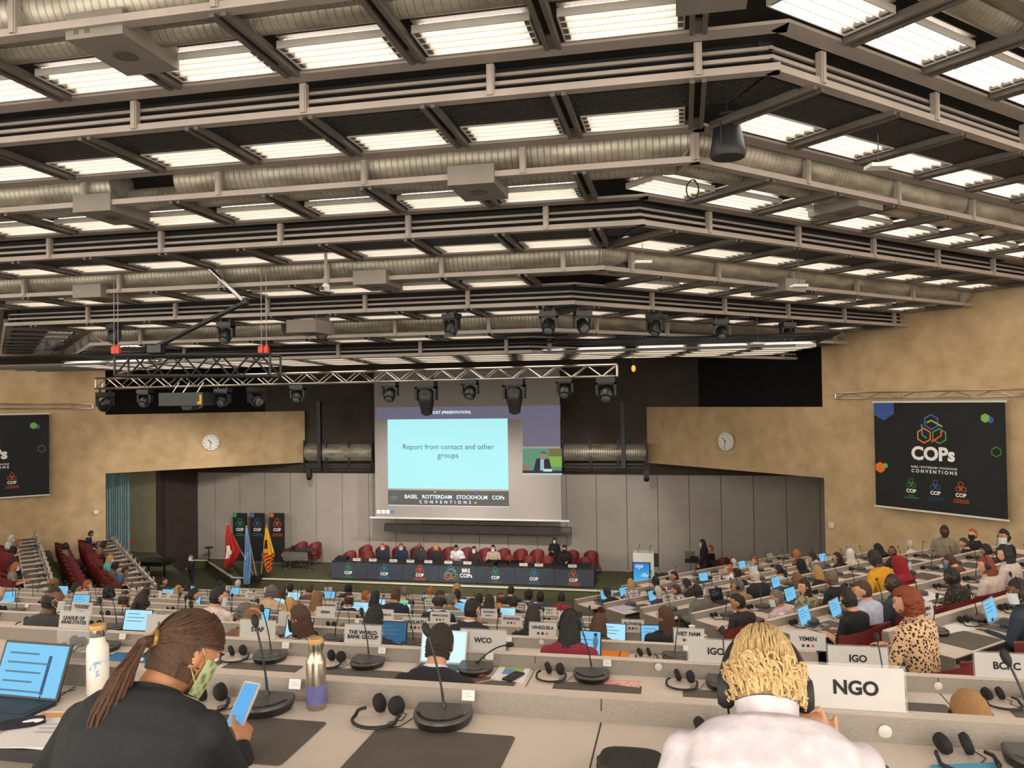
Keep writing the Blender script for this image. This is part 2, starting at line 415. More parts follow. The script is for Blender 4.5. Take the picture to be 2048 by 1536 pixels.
# stage platform with a white nosing
sp = [atZ(1300, 1195, ZS), atZ(465, 1155, ZS), atZ(412, 1120.5, ZS), atZ(300, 1119, ZS)]
poly = [(1.6, sp[1].y), (sp[1].x, sp[1].y), (sp[2].x, sp[2].y), (-19.5, sp[3].y), (-19.5, 26.75), (6.2, 26.75), (6.2, sp[1].y)]
stg = MB().prism(poly, ZH, ZS)
struct('floor_stage', stg, mat('stage_carpet', '5a583b', .95, col2='4d4b31', scale=30, bump=.2, bscale=100))
nz = MB()
for a, b in ((0, 1), (1, 2), (2, 3)):
    nz.bar((*poly[a], ZS), (*poly[b], ZS), .07, .04)
o = nz.build('trim_1', mat('white_nosing', 'e0dcc8', .6, col2='d8d4c0', scale=4)); o['kind'] = 'structure'
# curtain
cu = MB(); xs = [i*.03 for i in range(0, 80)]
c0 = atY(209, 1000, 24.0).x; c1 = atY(259, 1000, 24.0).x
n = 90
for i in range(n):
    f = lambda j: (c0+(c1-c0)*j/n, 24.0+.07*math.sin(j*math.tau/8.2)+.02*math.sin(j*1.7))
    (xa, ya), (xb, yb) = f(i), f(i+1)
    cu.poly([(xa, ya, ZH), (xb, yb, ZH), (xb, yb, -1.9), (xa, ya, -1.9)])
cur = cu.build('curtain', mat('blue_grey_curtain', '86a4ac', .9, col2='78969e', scale=5), smooth=True)
tag(cur, 'blue-grey pleated curtain hanging in the stage opening by the concrete wall', 'curtain')
# ---------------------------------------------------------------- desks
LOFF = {('L', 7): .37}
def BP(b, k, s, t, z=0.0):
    t += LOFF.get((b, k), 0)
    if b == 'C': return V((s, RY[k]-t, z))
    xv = rX(RY[k])
    if b == 'R': return V((xv+(s+t)*HC, RY[k]+(s-t)*HC, z))
    return V((2*FX0-xv-(s+t)*HC, RY[k]+(s-t)*HC, z))
def BI(b, k, p):
    if b == 'C': return p.x, RY[k]-p.y
    xv = rX(RY[k])
    dx, dy = (p.x-xv, p.y-RY[k]) if b == 'R' else (2*FX0-xv-p.x, p.y-RY[k])
    return (dx+dy)*HC, (dx-dy)*HC - LOFF.get((b, k), 0)
BR = {'C': 0.0, 'R': R(45), 'L': R(-45)}
DZ = [z-.07 for z in RZ]           # desk surface heights
desk_top_m = mat('desk_laminate', 'd9c8ba', .45, col2='d2c1b3', scale=2.5)
riser_m = mat('perforated_riser', '9f9488', .55, col2='857b70', scale=85, bump=.2, bscale=85, stretch=(.8, 10, 9), detail=2, ramp=(.3, .7))
panel_m = mat('desk_panel', '857a6c', .6, col2='7d7264', scale=3)
edge_m = mat('desk_edge', '2e2b29', .5, col2='292624', scale=6)
pad_m = mat('desk_pad', '5f554c', .6, col2='585047', scale=12)
seam_m = mat('desk_seam', '4a443d', .7, col2='423c36', scale=5)
def fr(b, k):   # frame for prism: u=t (towards the camera), v=z, w=s
    return lambda u, v, w: BP(b, k, w, u, v)
ROWNAME = {('C', 0): 'nearest desk row', ('C', 1): 'WCO desk row', ('C', 2): 'VENEZUELA desk row', ('C', 3): 'SINGAPORE desk row', ('C', 4): 'MEXICO desk row',
           ('R', 2): 'ZAMBIA desk row', ('L', 8): 'front desk row by the curtain', ('L', 7): 'second desk row by the curtain'}
for k in range(5, 10): ROWNAME['C', k] = ordinal(k) + ' middle-block desk row'
for k in range(3, 9): ROWNAME['R', k] = ordinal(k-2) + ' desk row by the banner wall'
SEG = {}
for k in range(10): SEG['C', k] = (2*FX0-rX(RY[k])+.35, rX(RY[k])-(.02 if k else 0))
SEG['C', 0] = (-6.2, 2.2); SEG['C', 1] = (-7.5, 1.85)
for k in range(2, 9): SEG['R', k] = (.84 if k < 8 else 3.1, 8.35)
for k in (7, 8): SEG['L', k] = (.45, 8.3)
DEPTH = .47
for (b, k), (s0, s1) in SEG.items():
    f = fr(b, k); z = DZ[k]; zr = RZ[k]; zf = FZ[k]
    t = thing('conference_desk', 'long grey conference desk, the ' + ROWNAME[b, k], 'desk', BP(b, k, (s0+s1)/2, 0, zf), BR[b])
    inv = (M.Translation(t.location) @ M.Rotation(BR[b], 4, 'Z')).inverted()
    g = lambda u, v, w: inv @ f(u, v, w)
    MB().prism([(.0, z-.035), (DEPTH, z-.035), (DEPTH, z), (.0, z)], s0, s1, 0, g).build('desk_top', desk_top_m, t)
    MB().prism([(DEPTH, z-.04), (DEPTH+.012, z-.04), (DEPTH+.012, z-.004), (DEPTH, z-.004)], s0, s1, 0, g).build('edge_strip', edge_m, t)
    MB().prism([(-.045, z-.10), (.0, z-.05), (.0, z), (-.02, zr-.005), (-.05, zr-.005)], s0, s1, 0, g).build('riser', riser_m, t)
    MB().prism([(-.022, zr-.006), (-.016, zr+.0), (-.07, zr+.0), (-.07, zr-.02), (-.055, zr-.02)], s0, s1, 0, g).build('ledge', desk_top_m, t)
    MB().prism([(.06, z-.15), (DEPTH-.04, z-.15), (DEPTH-.005, z-.042), (.06, z-.042)], s0+.03, s1-.03, 0, g).build('fascia', panel_m, t)
    MB().prism([(-.07, z-.12), (-.045, z-.10), (-.02, zf+.08), (-.045, zf+.08)], s0, s1, 0, g).build('front_panel', panel_m, t)
    for w in (s0, s1-.03):
        MB().prism([(-.07, zr-.01), (-.02, zr-.01), (-.001, z), (DEPTH, z-.001), (DEPTH+.012, z-.17), (.05, zf+.06), (-.05, zf+.06)], w-.012, w+.042, 0, g).build('end_panel', panel_m, t)
    MB().prism([(.0, zf), (.05, zf), (.05, z-.04), (.0, z-.04)], s0+.3, s0+.36, 0, g).prism([(.0, zf), (.05, zf), (.05, z-.04), (.0, z-.04)], s1-.36, s1-.3, 0, g).build('foot', edge_m, t)
    if b == 'C' and k < 4:
        ref = {0: -.262, 1: -.78, 2: .1, 3: -.2}[k]
        x = ref - 1.95*6
        while x < s1-.3:
            if x > s0+.3:
                MB().prism([(DEPTH+.001, z-.02), (DEPTH+.001, z+.0008), (.0, z+.0008), (.0, z-.02)], x-.0025, x+.0025, 0, g).prism([(.0012, z-.01), (-.0188, zr-.004), (-.03, zr-.004), (-.01, z-.01)], x-.0025, x+.0025, 0, g).build('seam', seam_m, t)
            x += 1.95
    SEG[b, k] = (s0, s1, t, inv)
# ---------------------------------------------------------------- microphones, headsets, pads
def dshape(n=16, w=.094, d=.115):
    return [(w*math.cos(math.pi+math.pi*i/n), .02+(d)*math.sin(math.pi+math.pi*i/n)) for i in range(n+1)] + [(w*.92, .045), (-w*.92, .045)]
def mic_base():
    o = dshape(); m = MB(); n = len(o)
    lv = [(.90, .0), (.97, .012), (1.0, .026), (.98, .033), (.93, .036)]
    vs = [(x*c, .0+y*c, z+(.010 if y > .03 else 0)*(z > .02)) for c, z in lv for x, y in o]
    fs = [(i*n+j, i*n+(j+1) % n, (i+1)*n+(j+1) % n, (i+1)*n+j) for i in range(len(lv)-1) for j in range(n)]
    m.mesh(vs, [f for i, f in enumerate(fs) if i < 2*n], 1); m.mesh(vs, [f for i, f in enumerate(fs) if i >= 2*n]); m.poly(vs[-n:]); m.poly(vs[:n][::-1], 1)
    a = [(c*.094*math.cos(math.pi+math.pi*i/16), .02+c*.115*math.sin(math.pi+math.pi*i/16)) for c in (.90, .79) for i in range(1, 16)]
    for i in range(14):
        m.mesh([(*a[i], .0375), (*a[i+1], .0375), (*a[i+16], .0375), (*a[i+15], .0375), (*a[i], .030), (*a[i+1], .030), (*a[i+16], .03), (*a[i+15], .03)], [(0, 1, 2, 3), (0, 4, 5, 1), (3, 2, 6, 7)], 2)
    return m
mbase_m = mat('mic_base_grey', '4e4b48', .35, col2='484542', scale=9)
foam_m = mat('mic_foam', '55524e', .9, col2='4a4744', scale=90, kind='voronoi')
MBASE = mic_base().data('base', [mbase_m, blackp, mat('gloss_black', '0c0c0d', .12, col2='101011', scale=6)], True)
MSPK = MB().lathe([(.021, 0), (.021, .003), (.018, .0045)], 20, 0, (0, .0, .035)).data('speaker_grille', foam_m)
def gneck(dx, dy, h, curve=0):
    pts = [V((0, .022, .034))]
    for i in range(1, 11):
        u = i/10; pts.append(V((dx*u**(1.6 if not curve else 1), .022+dy*u**1.6, .034+h*(u if not curve else math.sin(u*1.57)**.9))))
    return pts
NECKS = []
for dx, dy, h, cv in ((-.055, .03, .22, 0), (.03, .05, .22, 0), (.02, -.02, .235, 0), (.155, .04, .095, 1), (-.01, .06, .2, 0)):
    p = gneck(dx, dy, h, cv)
    nm = MB().tube(p, [.0085]+[.0045]*2+[.0036]*8, 8).tube([p[0]-V((0, 0, .004)), p[0]+V((0, 0, .012)), p[1]], [.012, .008, .0045], 10).data('gooseneck', blackp, True)
    d = (p[-1]-p[-2]).normalized()
    cm = MB().tube([p[-1]-d*.006, p[-1]+d*.002, p[-1]+d*.012, p[-1]+d*.03, p[-1]+d*.04], [.004, .009, .0125, .0125, .006], 12).data('capsule', mat('capsule_black', '121213', .7, col2='1a1a1b', scale=60), True)
    NECKS.append((nm, cm))
FARMIC = []
for i in range(3):
    m = MB(); m.prism([(x, y) for x, y in dshape(8)], 0, .034)
    p = gneck(*((-.05, .03, .22), (.03, .05, .22), (.02, -.02, .23))[i], 0)
    m.tube(p[::3], .005, 5, 1).ball(p[-1], .016, 1, 6, 4)
    FARMIC.append(m.data('microphone', [mbase_m, blackp]))
def microphone(loc, rz, v, label, far=False):
    if far: return tag(mk('microphone', FARMIC[v % 3], None, loc, rz), label, 'microphone', 'gooseneck microphones on the desks')
    t = thing('microphone', label, 'microphone', loc, rz, 'gooseneck microphones on the desks')
    mk('base', MBASE, t); mk('speaker_grille', MSPK, t); mk('gooseneck', NECKS[v][0], t); mk('capsule', NECKS[v][1], t)
    return t
def arc(r, a0, a1, n, f): return [f(r*math.cos(a0+(a1-a0)*i/n), r*math.sin(a0+(a1-a0)*i/n)) for i in range(n+1)]
hb = arc(.075, R(-30), R(210), 20, lambda x, y: V((x, -.02-y*.95, .012+.012*(y < 0))))
HBAND = MB().tube(hb, .0055, 8).data('headband', blackp, True)
def cup(sx): return MB().lathe([(.0, -.012), (.026, -.012), (.03, -.004), (.03, .006), (.022, .012), (.0, .012)], 18, 0, (sx*.032, .045, .034), M.Rotation(R(70), 3, 'Y') @ M.Rotation(R(12*sx), 3, 'X')).data('earcup', mat('ear_foam', '161515', .8, col2='201e1e', scale=40), True)
CUPL, CUPR = cup(-1), cup(1)
CABLE = MB().tube([V((.035, .045, .02)), V((.06, .06, .006)), V((.07, .02, .004)), V((.04, -.01, .004)), V((.055, -.05, .004)), V((.09, -.02, .004)), V((.10, .04, .01))], .0016, 5).data('cable', blackp)
def headset(loc, rz, label):
    t = thing('headset', label, 'headset', loc, rz, 'interpretation headsets on the desks')
    mk('headband', HBAND, t); mk('earcup', CUPL, t); mk('earcup', CUPR, t); mk('cable', CABLE, t); return t
PADM = None
def padmesh():
    pts = []; r = .014; w, d = .215, .15
    for cx_, cy_, a in ((w-r, d-r, 0), (-w+r, d-r, 90), (-w+r, -d+r, 180), (w-r, -d+r, 270)):
        pts += [(cx_+r*math.cos(R(a+i*30)), cy_+r*math.sin(R(a+i*30))) for i in range(4)]
    return MB().prism(pts, .0, .0025).data('desk_pad', pad_m)
PADM = padmesh()
# phases read off the seats that can be seen; one seat each .64 m
PH = {('C', 0): -.745, ('C', 1): .165, ('C', 2): atZ(1355, 1300, DZ[2]).x, ('C', 3): atZ(979, 1236, DZ[3]).x, ('C', 4): atZ(497, 1212, DZ[4]).x}
VIS = {0: (-2.1, .9), 1: (-4.0, 1.7), 2: (-6.2, .7), 3: (-8.2, 0), 4: (-9.6, -.5), 5: (-11, -1.1), 6: (-12.4, -1.7), 7: (-12.4, -2.3), 8: (-12, -2.9), 9: (-11.4, -3.4)}
random.seed(11)
MICS = {}
for (b, k), (s0, s1, t, inv) in SEG.items():
    a, c = (max(s0, VIS[k][0]), min(s1, VIS[k][1])) if b == 'C' else (s0, s1)
    ph = PH.get((b, k), (a+.45 if b != 'C' else -1.3-.2*k)); P = .64 if not (b == 'C' and k == 0) else .60
    i0 = math.ceil((a+.2-ph)/P); xs = []
    i = i0
    while ph+P*i <= c-.2: xs.append(ph+P*i); i += 1
    if b == 'C': xs = xs[::-1]
    if (b, k) == ('C', 0): xs = [atZ(2046, 1490, DZ[0]).x, .28, -.745, -1.345]
    if (b, k) == ('C', 1): xs = [atZ(q, 1350, DZ[1]).x for q in (2020, 1740, 1440, 1190, 945, 710, 490, 310, 95)]
    MICS[b, k] = xs
    for j, s in enumerate(xs):
        zz = DZ[k]
        if k < 6 or b != 'C' or True:
            o = mk('desk_pad', PADM, t, inv @ BP(b, k, s+.03, .30, zz+.0005), 0)
        far = k >= 5 or b != 'C'
        if b == 'R' and k == 2: far = False
        jit = random.uniform(-.02, .02)
        v = random.choice((0, 0, 1, 2, 4))
        if (b, k) == ('C', 0): v = 0
        if (b, k) == ('C', 1): v = 3 if j == 4 else (4 if j < 3 else 0)
        microphone(BP(b, k, s+jit, .085, zz), BR[b]+random.uniform(-.15, .15), v, 'black gooseneck microphone, %s from the aisle, on the %s' % (ordinal(j), ROWNAME[b, k]), far)
        if (k < 5 or random.random() < .35) and not (b == 'C' and k == 1 and j == 4):
            headset(BP(b, k, s-.20+jit, .10, zz), BR[b]+random.uniform(-.3, .3), 'black desk headset, %s from the aisle, %s' % (ordinal(j), ROWNAME[b, k]))
# ---------------------------------------------------------------- name signs
card_m = mat('card_white', 'c6c0ba', .6, col2='c0bab4', scale=6)
acr = mat('clear_acrylic', 'ffffff', .05, alpha=.10)
ink = mat('black_ink', '1c1a19', .8, col2='222020', scale=9)
dotm = [mat('dot_grey', '3f3d38', .8, col2='45433e', scale=9), mat('dot_navy', '2c3050', .8, col2='30345a', scale=9), mat('dot_orange', 'd9603c', .8, col2='d15a38', scale=9)]
FONTS = {}
def text_data(body, size, m, bold=.0, align='CENTER', space=1.0, depth=.0006, line=1.0, sx=1.0):
    key = (body, size, m.name, bold, align, space, depth, line, sx)
    if key in FONTS: return FONTS[key]
    cu_ = bpy.data.curves.new('t', 'FONT'); cu_.body = body; cu_.size = size; cu_.align_x = align; cu_.align_y = 'CENTER'; cu_.offset = bold*size
    cu_.space_character = space; cu_.space_line = line; cu_.extrude = depth; cu_.resolution_u = 3
    ob = bpy.data.objects.new('t', cu_); COL.objects.link(ob); dg = bpy.context.evaluated_depsgraph_get()
    me = bpy.data.meshes.new_from_object(ob.evaluated_get(dg)); bpy.data.objects.remove(ob); bpy.data.curves.remove(cu_)
    if sx != 1:
        for v in me.vertices: v.co.x *= sx
    me.materials.clear(); me.materials.append(m); me.name = 'lettering'; FONTS[key] = me; return me
UPR = M.Rotation(R(90), 4, 'X')
def on_face(me, parent, loc, rz=0, name='lettering', tilt=90):
    o = mk(name, me, parent, loc); o.rotation_euler = (R(tilt), 0, rz); return o
SIGNS = {}
def sign(txt, loc, rz, w=.20, h=.108, dots=True, size=None, label=None, acrylic=True, bars=0, tilt=9):
    t = thing('name_sign', label or 'white name sign reading ' + txt.replace('\n', ' '), 'name sign', loc, rz, 'name signs on the desk ledges')
    q = M.Rotation(R(-tilt), 4, 'X')
    def put(o): o.matrix_basis = q @ o.matrix_basis
    c = MB().bb((-w/2, -.0012, .003), (w/2, .0012, h)).build('card', card_m, t); put(c)
    if acrylic:
        a = MB().bb((-w/2-.007, .002, .0), (w/2+.007, .004, h+.007)).bb((-w/2-.012, -.02, .0), (w/2+.012, .03, .003)).build('holder', acr, t); put(a)
    if txt and not bars:
        n = max(len(l) for l in txt.split('\n')); sz = size or min(.034, w*1.25/max(n, 4))
        zc = h*.66 if dots else h*.5
        o = mk('lettering', text_data(txt, sz*1.1, ink, .032, line=.85), t); o.matrix_basis = M.Translation((0, -.0022, zc)) @ UPR; put(o)
    if bars:
        m = MB()
        for i in range(bars): m.bb((-w*.3+w*.6*i/bars, -.002, h*.58), (-w*.3+w*.6*(i+.7)/bars, -.0012, h*.58+.016))
        o = m.build('lettering', ink, t); put(o)
    if dots:
        for i in range(3):
            o = MB().lathe([(.0105, 0), (.0105, .001)], 14, 0, (0, 0, 0), M.Rotation(R(90), 3, 'X')).build('dot', dotm[i], t)
            o.matrix_basis = M.Translation(((i-1)*.032, -.0012, h*.27)); put(o)
    return t
def ledge(px, py, b, k, dt=-.045):
    s, t = BI(b, k, atZ(px, py, RZ[k])); return BP(b, k, s, dt, RZ[k])
SIGNLIST = [  # text, pixel at its foot, block, row, w, h, dots
 ('NGO', 1722, 1437, 'C', 0, .27, .125, 0, .050), ('IGO', 1717, 1342, 'C', 1, .275, .115, 0, .042), ('IGO', 1432, 1325, 'C', 1, .275, .115, 0, .042), ('BCRC', 2050, 1388, 'C', 1, .275, .115, 0, .042),
 ('LEAGUE OF\nARAB STATES', 137, 1262, 'C', 1, .205, .105, 0, .026), ('SACU', 327, 1268, 'C', 1, .24, .11, 0, .03), ('STAP', 514, 1278, 'C', 1, .22, .105, 0, .032),
 ('THE WORLD\nBANK GROUP', 724, 1290, 'C', 1, .215, .105, 0, .026), ('WCO', 965, 1303, 'C', 1, .25, .11, 0, .034),
 ('YEMEN', 1617, 1302, 'C', 2, .23, .115, 1, 0), ('VIET NAM', 1378, 1288, 'C', 2, .21, .11, 1, 0), ('VENEZUELA', 1085, 1275, 'C', 2, .2, .105, 1, 0), ('VANUATU', 828, 1264, 'C', 2, .2, .1, 1, 0),
 ('USA', 580, 1250, 'C', 2, .2, .1, 0, .03), ('UNITED REPUBLIC\nOF TANZANIA', 145, 1236, 'C', 2, .2, .1, 1, .017),
 ('SLOVAKIA', 1266, 1262, 'C', 3, .2, .105, 1, 0), ('SINGAPORE', 1024, 1250, 'C', 3, .2, .1, 1, 0), ('SIERRA LEONE', 880, 1245, 'C', 3, .2, .1, 1, .022), ('SEYCHELLES', 768, 1240, 'C', 3, .19, .1, 0, .024), ('SERBIA', 648, 1236, 'C', 3, .2, .1, 0, .03),
 ('MEXICO', 1138, 1236, 'C', 4, .2, .1, 1, 0), ('MYANMAR', 985, 1228, 'C', 4, .2, .1, 1, .026), ('MONTENEGRO', 664, 1217, 'C', 4, .2, .1, 1, .024),
 ('ITALY', 1102, 1224, 'C', 5, .2, .1, 1, 0), ('MALI', 323, 1199, 'C', 5, .2, .1, 1, 0), ('ZAMBIA', 1868, 1240, 'R', 2, .2, .11, 1, 0), ('NEPAL', 1336, 1204, 'R', 5, .2, .11, 1, 0),
 ('MALAWI', 14, 1192, 'C', 3, .2, .1, 1, .028), ('MALAYSIA', 190, 1190, 'C', 4, .2, .1, 0, .026)]
for tx, px, py, b, k, w, h, dts, sz in SIGNLIST:
    lab = 'white name sign reading %s on the %s' % (tx.replace('\n', ' '), ROWNAME[b, k])
    if tx == 'IGO': lab = 'white name sign reading IGO beside the ' + ('VIET NAM sign' if px < 1500 else 'leopard-print blouse')
    rz = BR[b] + (R(8) if b == 'C' and k < 3 else 0)*0
    sign(tx, ledge(px, py, b, k), rz, w, h, bool(dts), sz or None, lab, bars=0)
BARS = [(1260, 1183, 'R', 7), (1272, 1196, 'R', 6), (1352, 1173, 'R', 6), (1365, 1155, 'R', 8), (1432, 1162, 'R', 6), (1420, 1187, 'R', 5), (1492, 1150, 'R', 7), (1541, 1142, 'R', 7), (1552, 1117, 'R', 8),
        (1603, 1147, 'R', 6), (1669, 1136, 'R', 6), (1722, 1103, 'R', 7), (657, 1183, 'C', 9), (590, 1198, 'C', 7), (485, 1190, 'C', 7), (497, 1198, 'C', 6), (900, 1196, 'C', 8), (985, 1199, 'C', 8), (1045, 1216, 'C', 6), (865, 1206, 'C', 6), (715, 1196, 'C', 7), (800, 1208, 'C', 6), (545, 1180, 'C', 8), (450, 1185, 'C', 8), (90, 1203, 'C', 4)]
ct = {}
for px, py, b, k in BARS:
    ct[b, k] = ct.get((b, k), 0)+1
    sign('', ledge(px, py, b, k), BR[b], .2, .1, True, None, 'small name sign with three dots, %s along the %s' % (ordinal(ct[b, k]-1), ROWNAME[b, k]), bars=6)
for k in (7, 8):
    for i in range(11):
        sign('', BP('L', k, .8+.7*i, -.045, RZ[k]), BR['L'], .2, .1, False, None, 'white name sign, %s from the aisle, on the %s' % (ordinal(i), ROWNAME['L', k]), bars=5)
# ---------------------------------------------------------------- stage
class Flat:
    """flat shapes in x,y with small z lifts, stood upright on a surface"""
    def __init__(s): s.b = MB(); s.ms = []
    def mi(s, m):
        if m not in s.ms: s.ms.append(m)
        return s.ms.index(m)
    def rect(s, x0, y0, x1, y1, m, z=.001): s.b.poly([(x0, y0, z), (x1, y0, z), (x1, y1, z), (x0, y1, z)], s.mi(m)); return s
    def hexf(s, x, y, r, m, z=.002, n=6, a0=30): s.b.poly([(x+r*math.cos(R(a0+360/n*i)), y+r*math.sin(R(a0+360/n*i)), z) for i in range(n)], s.mi(m)); return s
    def ring(s, x, y, r, w, m, z=.003, n=6, a0=30, i0=0, i1=None):
        P = [(math.cos(R(a0+360/n*i)), math.sin(R(a0+360/n*i))) for i in range(n+1)]
        for i in range(i0, i1 if i1 is not None else n):
            (a, b), (c, d) = P[i], P[i+1]
            s.b.poly([(x+r*a, y+r*b, z), (x+r*c, y+r*d, z), (x+(r-w)*c, y+(r-w)*d, z), (x+(r-w)*a, y+(r-w)*b, z)], s.mi(m))
        return s
    def line(s, pts, w, m, z=.004):
        for (a, b), (c, d) in zip(pts, pts[1:]):
            q = V((c-a, d-b)); q.normalize(); nx, ny = -q.y*w/2, q.x*w/2
            s.b.poly([(a+nx, b+ny, z), (a-nx, b-ny, z), (c-nx, d-ny, z), (c+nx, d+ny, z)], s.mi(m))
        return s
    def logo(s, x, y, r, cols):
        t, l, q = cols[:3]; w = r*.19
        s.ring(x-r*.95, y-r*.85, r, w, l, .003); s.ring(x+r*.95, y-r*.85, r, w, q, .0034); s.ring(x, y+r*.85, r, w, t, .0038)
        if len(cols) > 3:
            u = cols[3:]
            s.line([(x-r*.55, y+r*.75), (x, y+r*1.05), (x+r*1.35, y+r*.3)], w, u[0], .0042)
            s.line([(x-r*1.2, y+r*.55), (x-r*1.2, y-r*.75), (x-r*.6, y-r*1.15)], w, u[1], .0044)
            s.line([(x+r*1.2, y-r*.2), (x+r*1.2, y-r*.8), (x-r*.05, y-r*1.6)], w, u[2], .0046)
        else:
            s.line([(x-r*.5, y+r*.3), (x-r*.5, y-r*.9)], w, t, .0042); s.line([(x+r*.5, y+r*.3), (x+r*.5, y-r*.9)], w, t, .0042); s.line([(x-r*.5, y-r*1.0), (x+r*.5, y-r*1.0)], w, t, .0042)
        return s
    def put(s, name, parent, loc=(0, 0, 0), rz=0, k=1.0):
        o = mk(name, s.b.data(name, s.ms), parent, loc); o.rotation_euler = (R(90), 0, rz); o.scale = (k, k, k); return o
def flatm(n, c, e=0): return mat(n, c, .8, col2=c, scale=2, emit=e*.66)
bk = mat('banner_black', '1b1b1c', .75, col2='161617', scale=2, bump=.1, bscale=1.5)
lg = {'blue': flatm('logo_blue', '4a6ea8'), 'orange': flatm('logo_orange', 'ef7a2a'), 'green': flatm('logo_green', '4f9a55'), 'lime': flatm('logo_lime', 'a8b45a'), 'teal': flatm('logo_teal', '4f9a9a'), 'red': flatm('logo_red', 'd9602c'), 'white': flatm('logo_white', 'f2efea'), 'cyan': flatm('logo_cyan', '2f86b8'), 'emer': flatm('logo_emerald', '2f9a5c'), 'dblue': flatm('logo_dark_blue', '2c4a78'), 'hexblue': flatm('hex_blue', '3c5c9e'), 'hexgreen': flatm('hex_green', '7cba5a')}
full = [lg['blue'], lg['orange'], lg['green'], lg['lime'], lg['teal'], lg['red']]
def write(parent, body, x, y, width, m, loc=(0, 0, 0), bold=.02, z=.004, space=1.0, rz=0, name='lettering'):
    me = text_data(body, 1.0, m, bold, 'CENTER', space, .0, .95)
    xs = [v.co.x for v in me.vertices]; k = width/(max(xs)-min(xs)); ox = (max(xs)+min(xs))/2*k
    o = mk(name, me, parent); c, s_ = math.cos(rz), math.sin(rz)
    o.location = V(loc)+V((c*(x-ox)+s_*z, s_*(x-ox)-c*z, y)); o.rotation_euler = (R(90), 0, rz); o.scale = (k, k, k); return o
def cop_small(parent, x, y, r, col, sub, w):
    Flat().logo(x, y, r, [col]*3).put('emblem', parent)
    write(parent, 'COP', x, y-r*2.9, w, lg['white'], bold=.04)
    write(parent, sub, x, y-r*4.6, w*1.45, col, bold=.01)
# dais desk
Y0 = 24.28
L_, R_ = atY(663, 1122.5, Y0), atY(1188, 1137, Y0)
dz = (L_.z+R_.z)/2; xm = (L_.x+R_.x)/2; wd = R_.x-L_.x
dais = thing('dais_desk', 'long dais desk with dark printed front panels on the stage', 'desk', (xm, Y0, ZS))
hD = dz-ZS
MB().bb((-wd/2, 0, hD-.03), (wd/2, .62, hD)).build('desk_top', edge_m, dais)
npan = mat('dais_panel', '3d434d', .7, col2='383e48', scale=2)
for i in range(7):
    a, b = -wd/2+wd*i/7, -wd/2+wd*(i+1)/7
    pn = MB().bb((a+.004, -.02, .03), (b-.004, .0, hD-.04)).build('front_panel', npan, dais)
for i in (0, 1): MB().bb((-wd/2+i*(wd-.04), 0, 0), (-wd/2+i*(wd-.04)+.04, .6, hD-.03)).build('end_panel', npan, dais)
for px, kind in ((697, 'g'), (769, 'b'), (840, 'o'), (915, 'L'), (991, 'g'), (1068, 'b'), (1147, 'o')):
    x = atY(px, 1145, Y0).x-xm; y = hD*.74
    if kind == 'L':
        Flat().logo(x-.20, hD*.56, .125, [lg['cyan'], lg['orange'], lg['emer'], lg['lime'], lg['teal'], lg['red']]).put('emblem', dais, (0, -.021, 0))
        write(dais, 'BRS\nCOPs', x+.28, hD*.56, .40, lg['white'], (0, -.021, 0), .03)
    else:
        col = {'g': lg['emer'], 'b': lg['cyan'], 'o': lg['red']}[kind]; sub = {'g': 'BASEL\nCONVENTION', 'b': 'ROTTERDAM\nCONVENTION', 'o': 'STOCKHOLM\nCONVENTION'}[kind]
        Flat().logo(x, y, .072, [col]*3).put('emblem', dais, (0, -.021, 0))
        write(dais, 'COP', x, y-.21, .27, lg['white'], (0, -.021, 0), .04); write(dais, sub, x, y-.33, .38, col, (0, -.021, 0), .01)
for i, px in enumerate((714, 746, 787, 821, 857, 897, 935, 1047, 1078, 1145)):
    p = atY(px, 1126, Y0+.12); sign('', (p.x, Y0+.10, dz), 0, .26, .09, False, None, 'white name card on the dais desk, %s from the flag end' % ordinal(i), False, bars=7)
for i, px in enumerate((683, 984, 1003, 1032, 1116, 1167)):
    p = atY(px, 1125, Y0+.25); t = thing('control_unit', 'low black control box on the dais desk, %s from the flag end' % ordinal(i), 'control box', (p.x, Y0+.3, dz))
    MB().prism([(-.15, 0), (.15, 0), (.15, .10), (-.15, .05)], -.2, .2, 0, lambda u, v, w: V((w, u, v))).build('housing', blackp, t); MB().prism([(-.12, .058), (.12, .098), (.12, .101), (-.12, .061)], -.17, .17, 0, lambda u, v, w: V((w, u, v))).build('keypad', blackm, t)
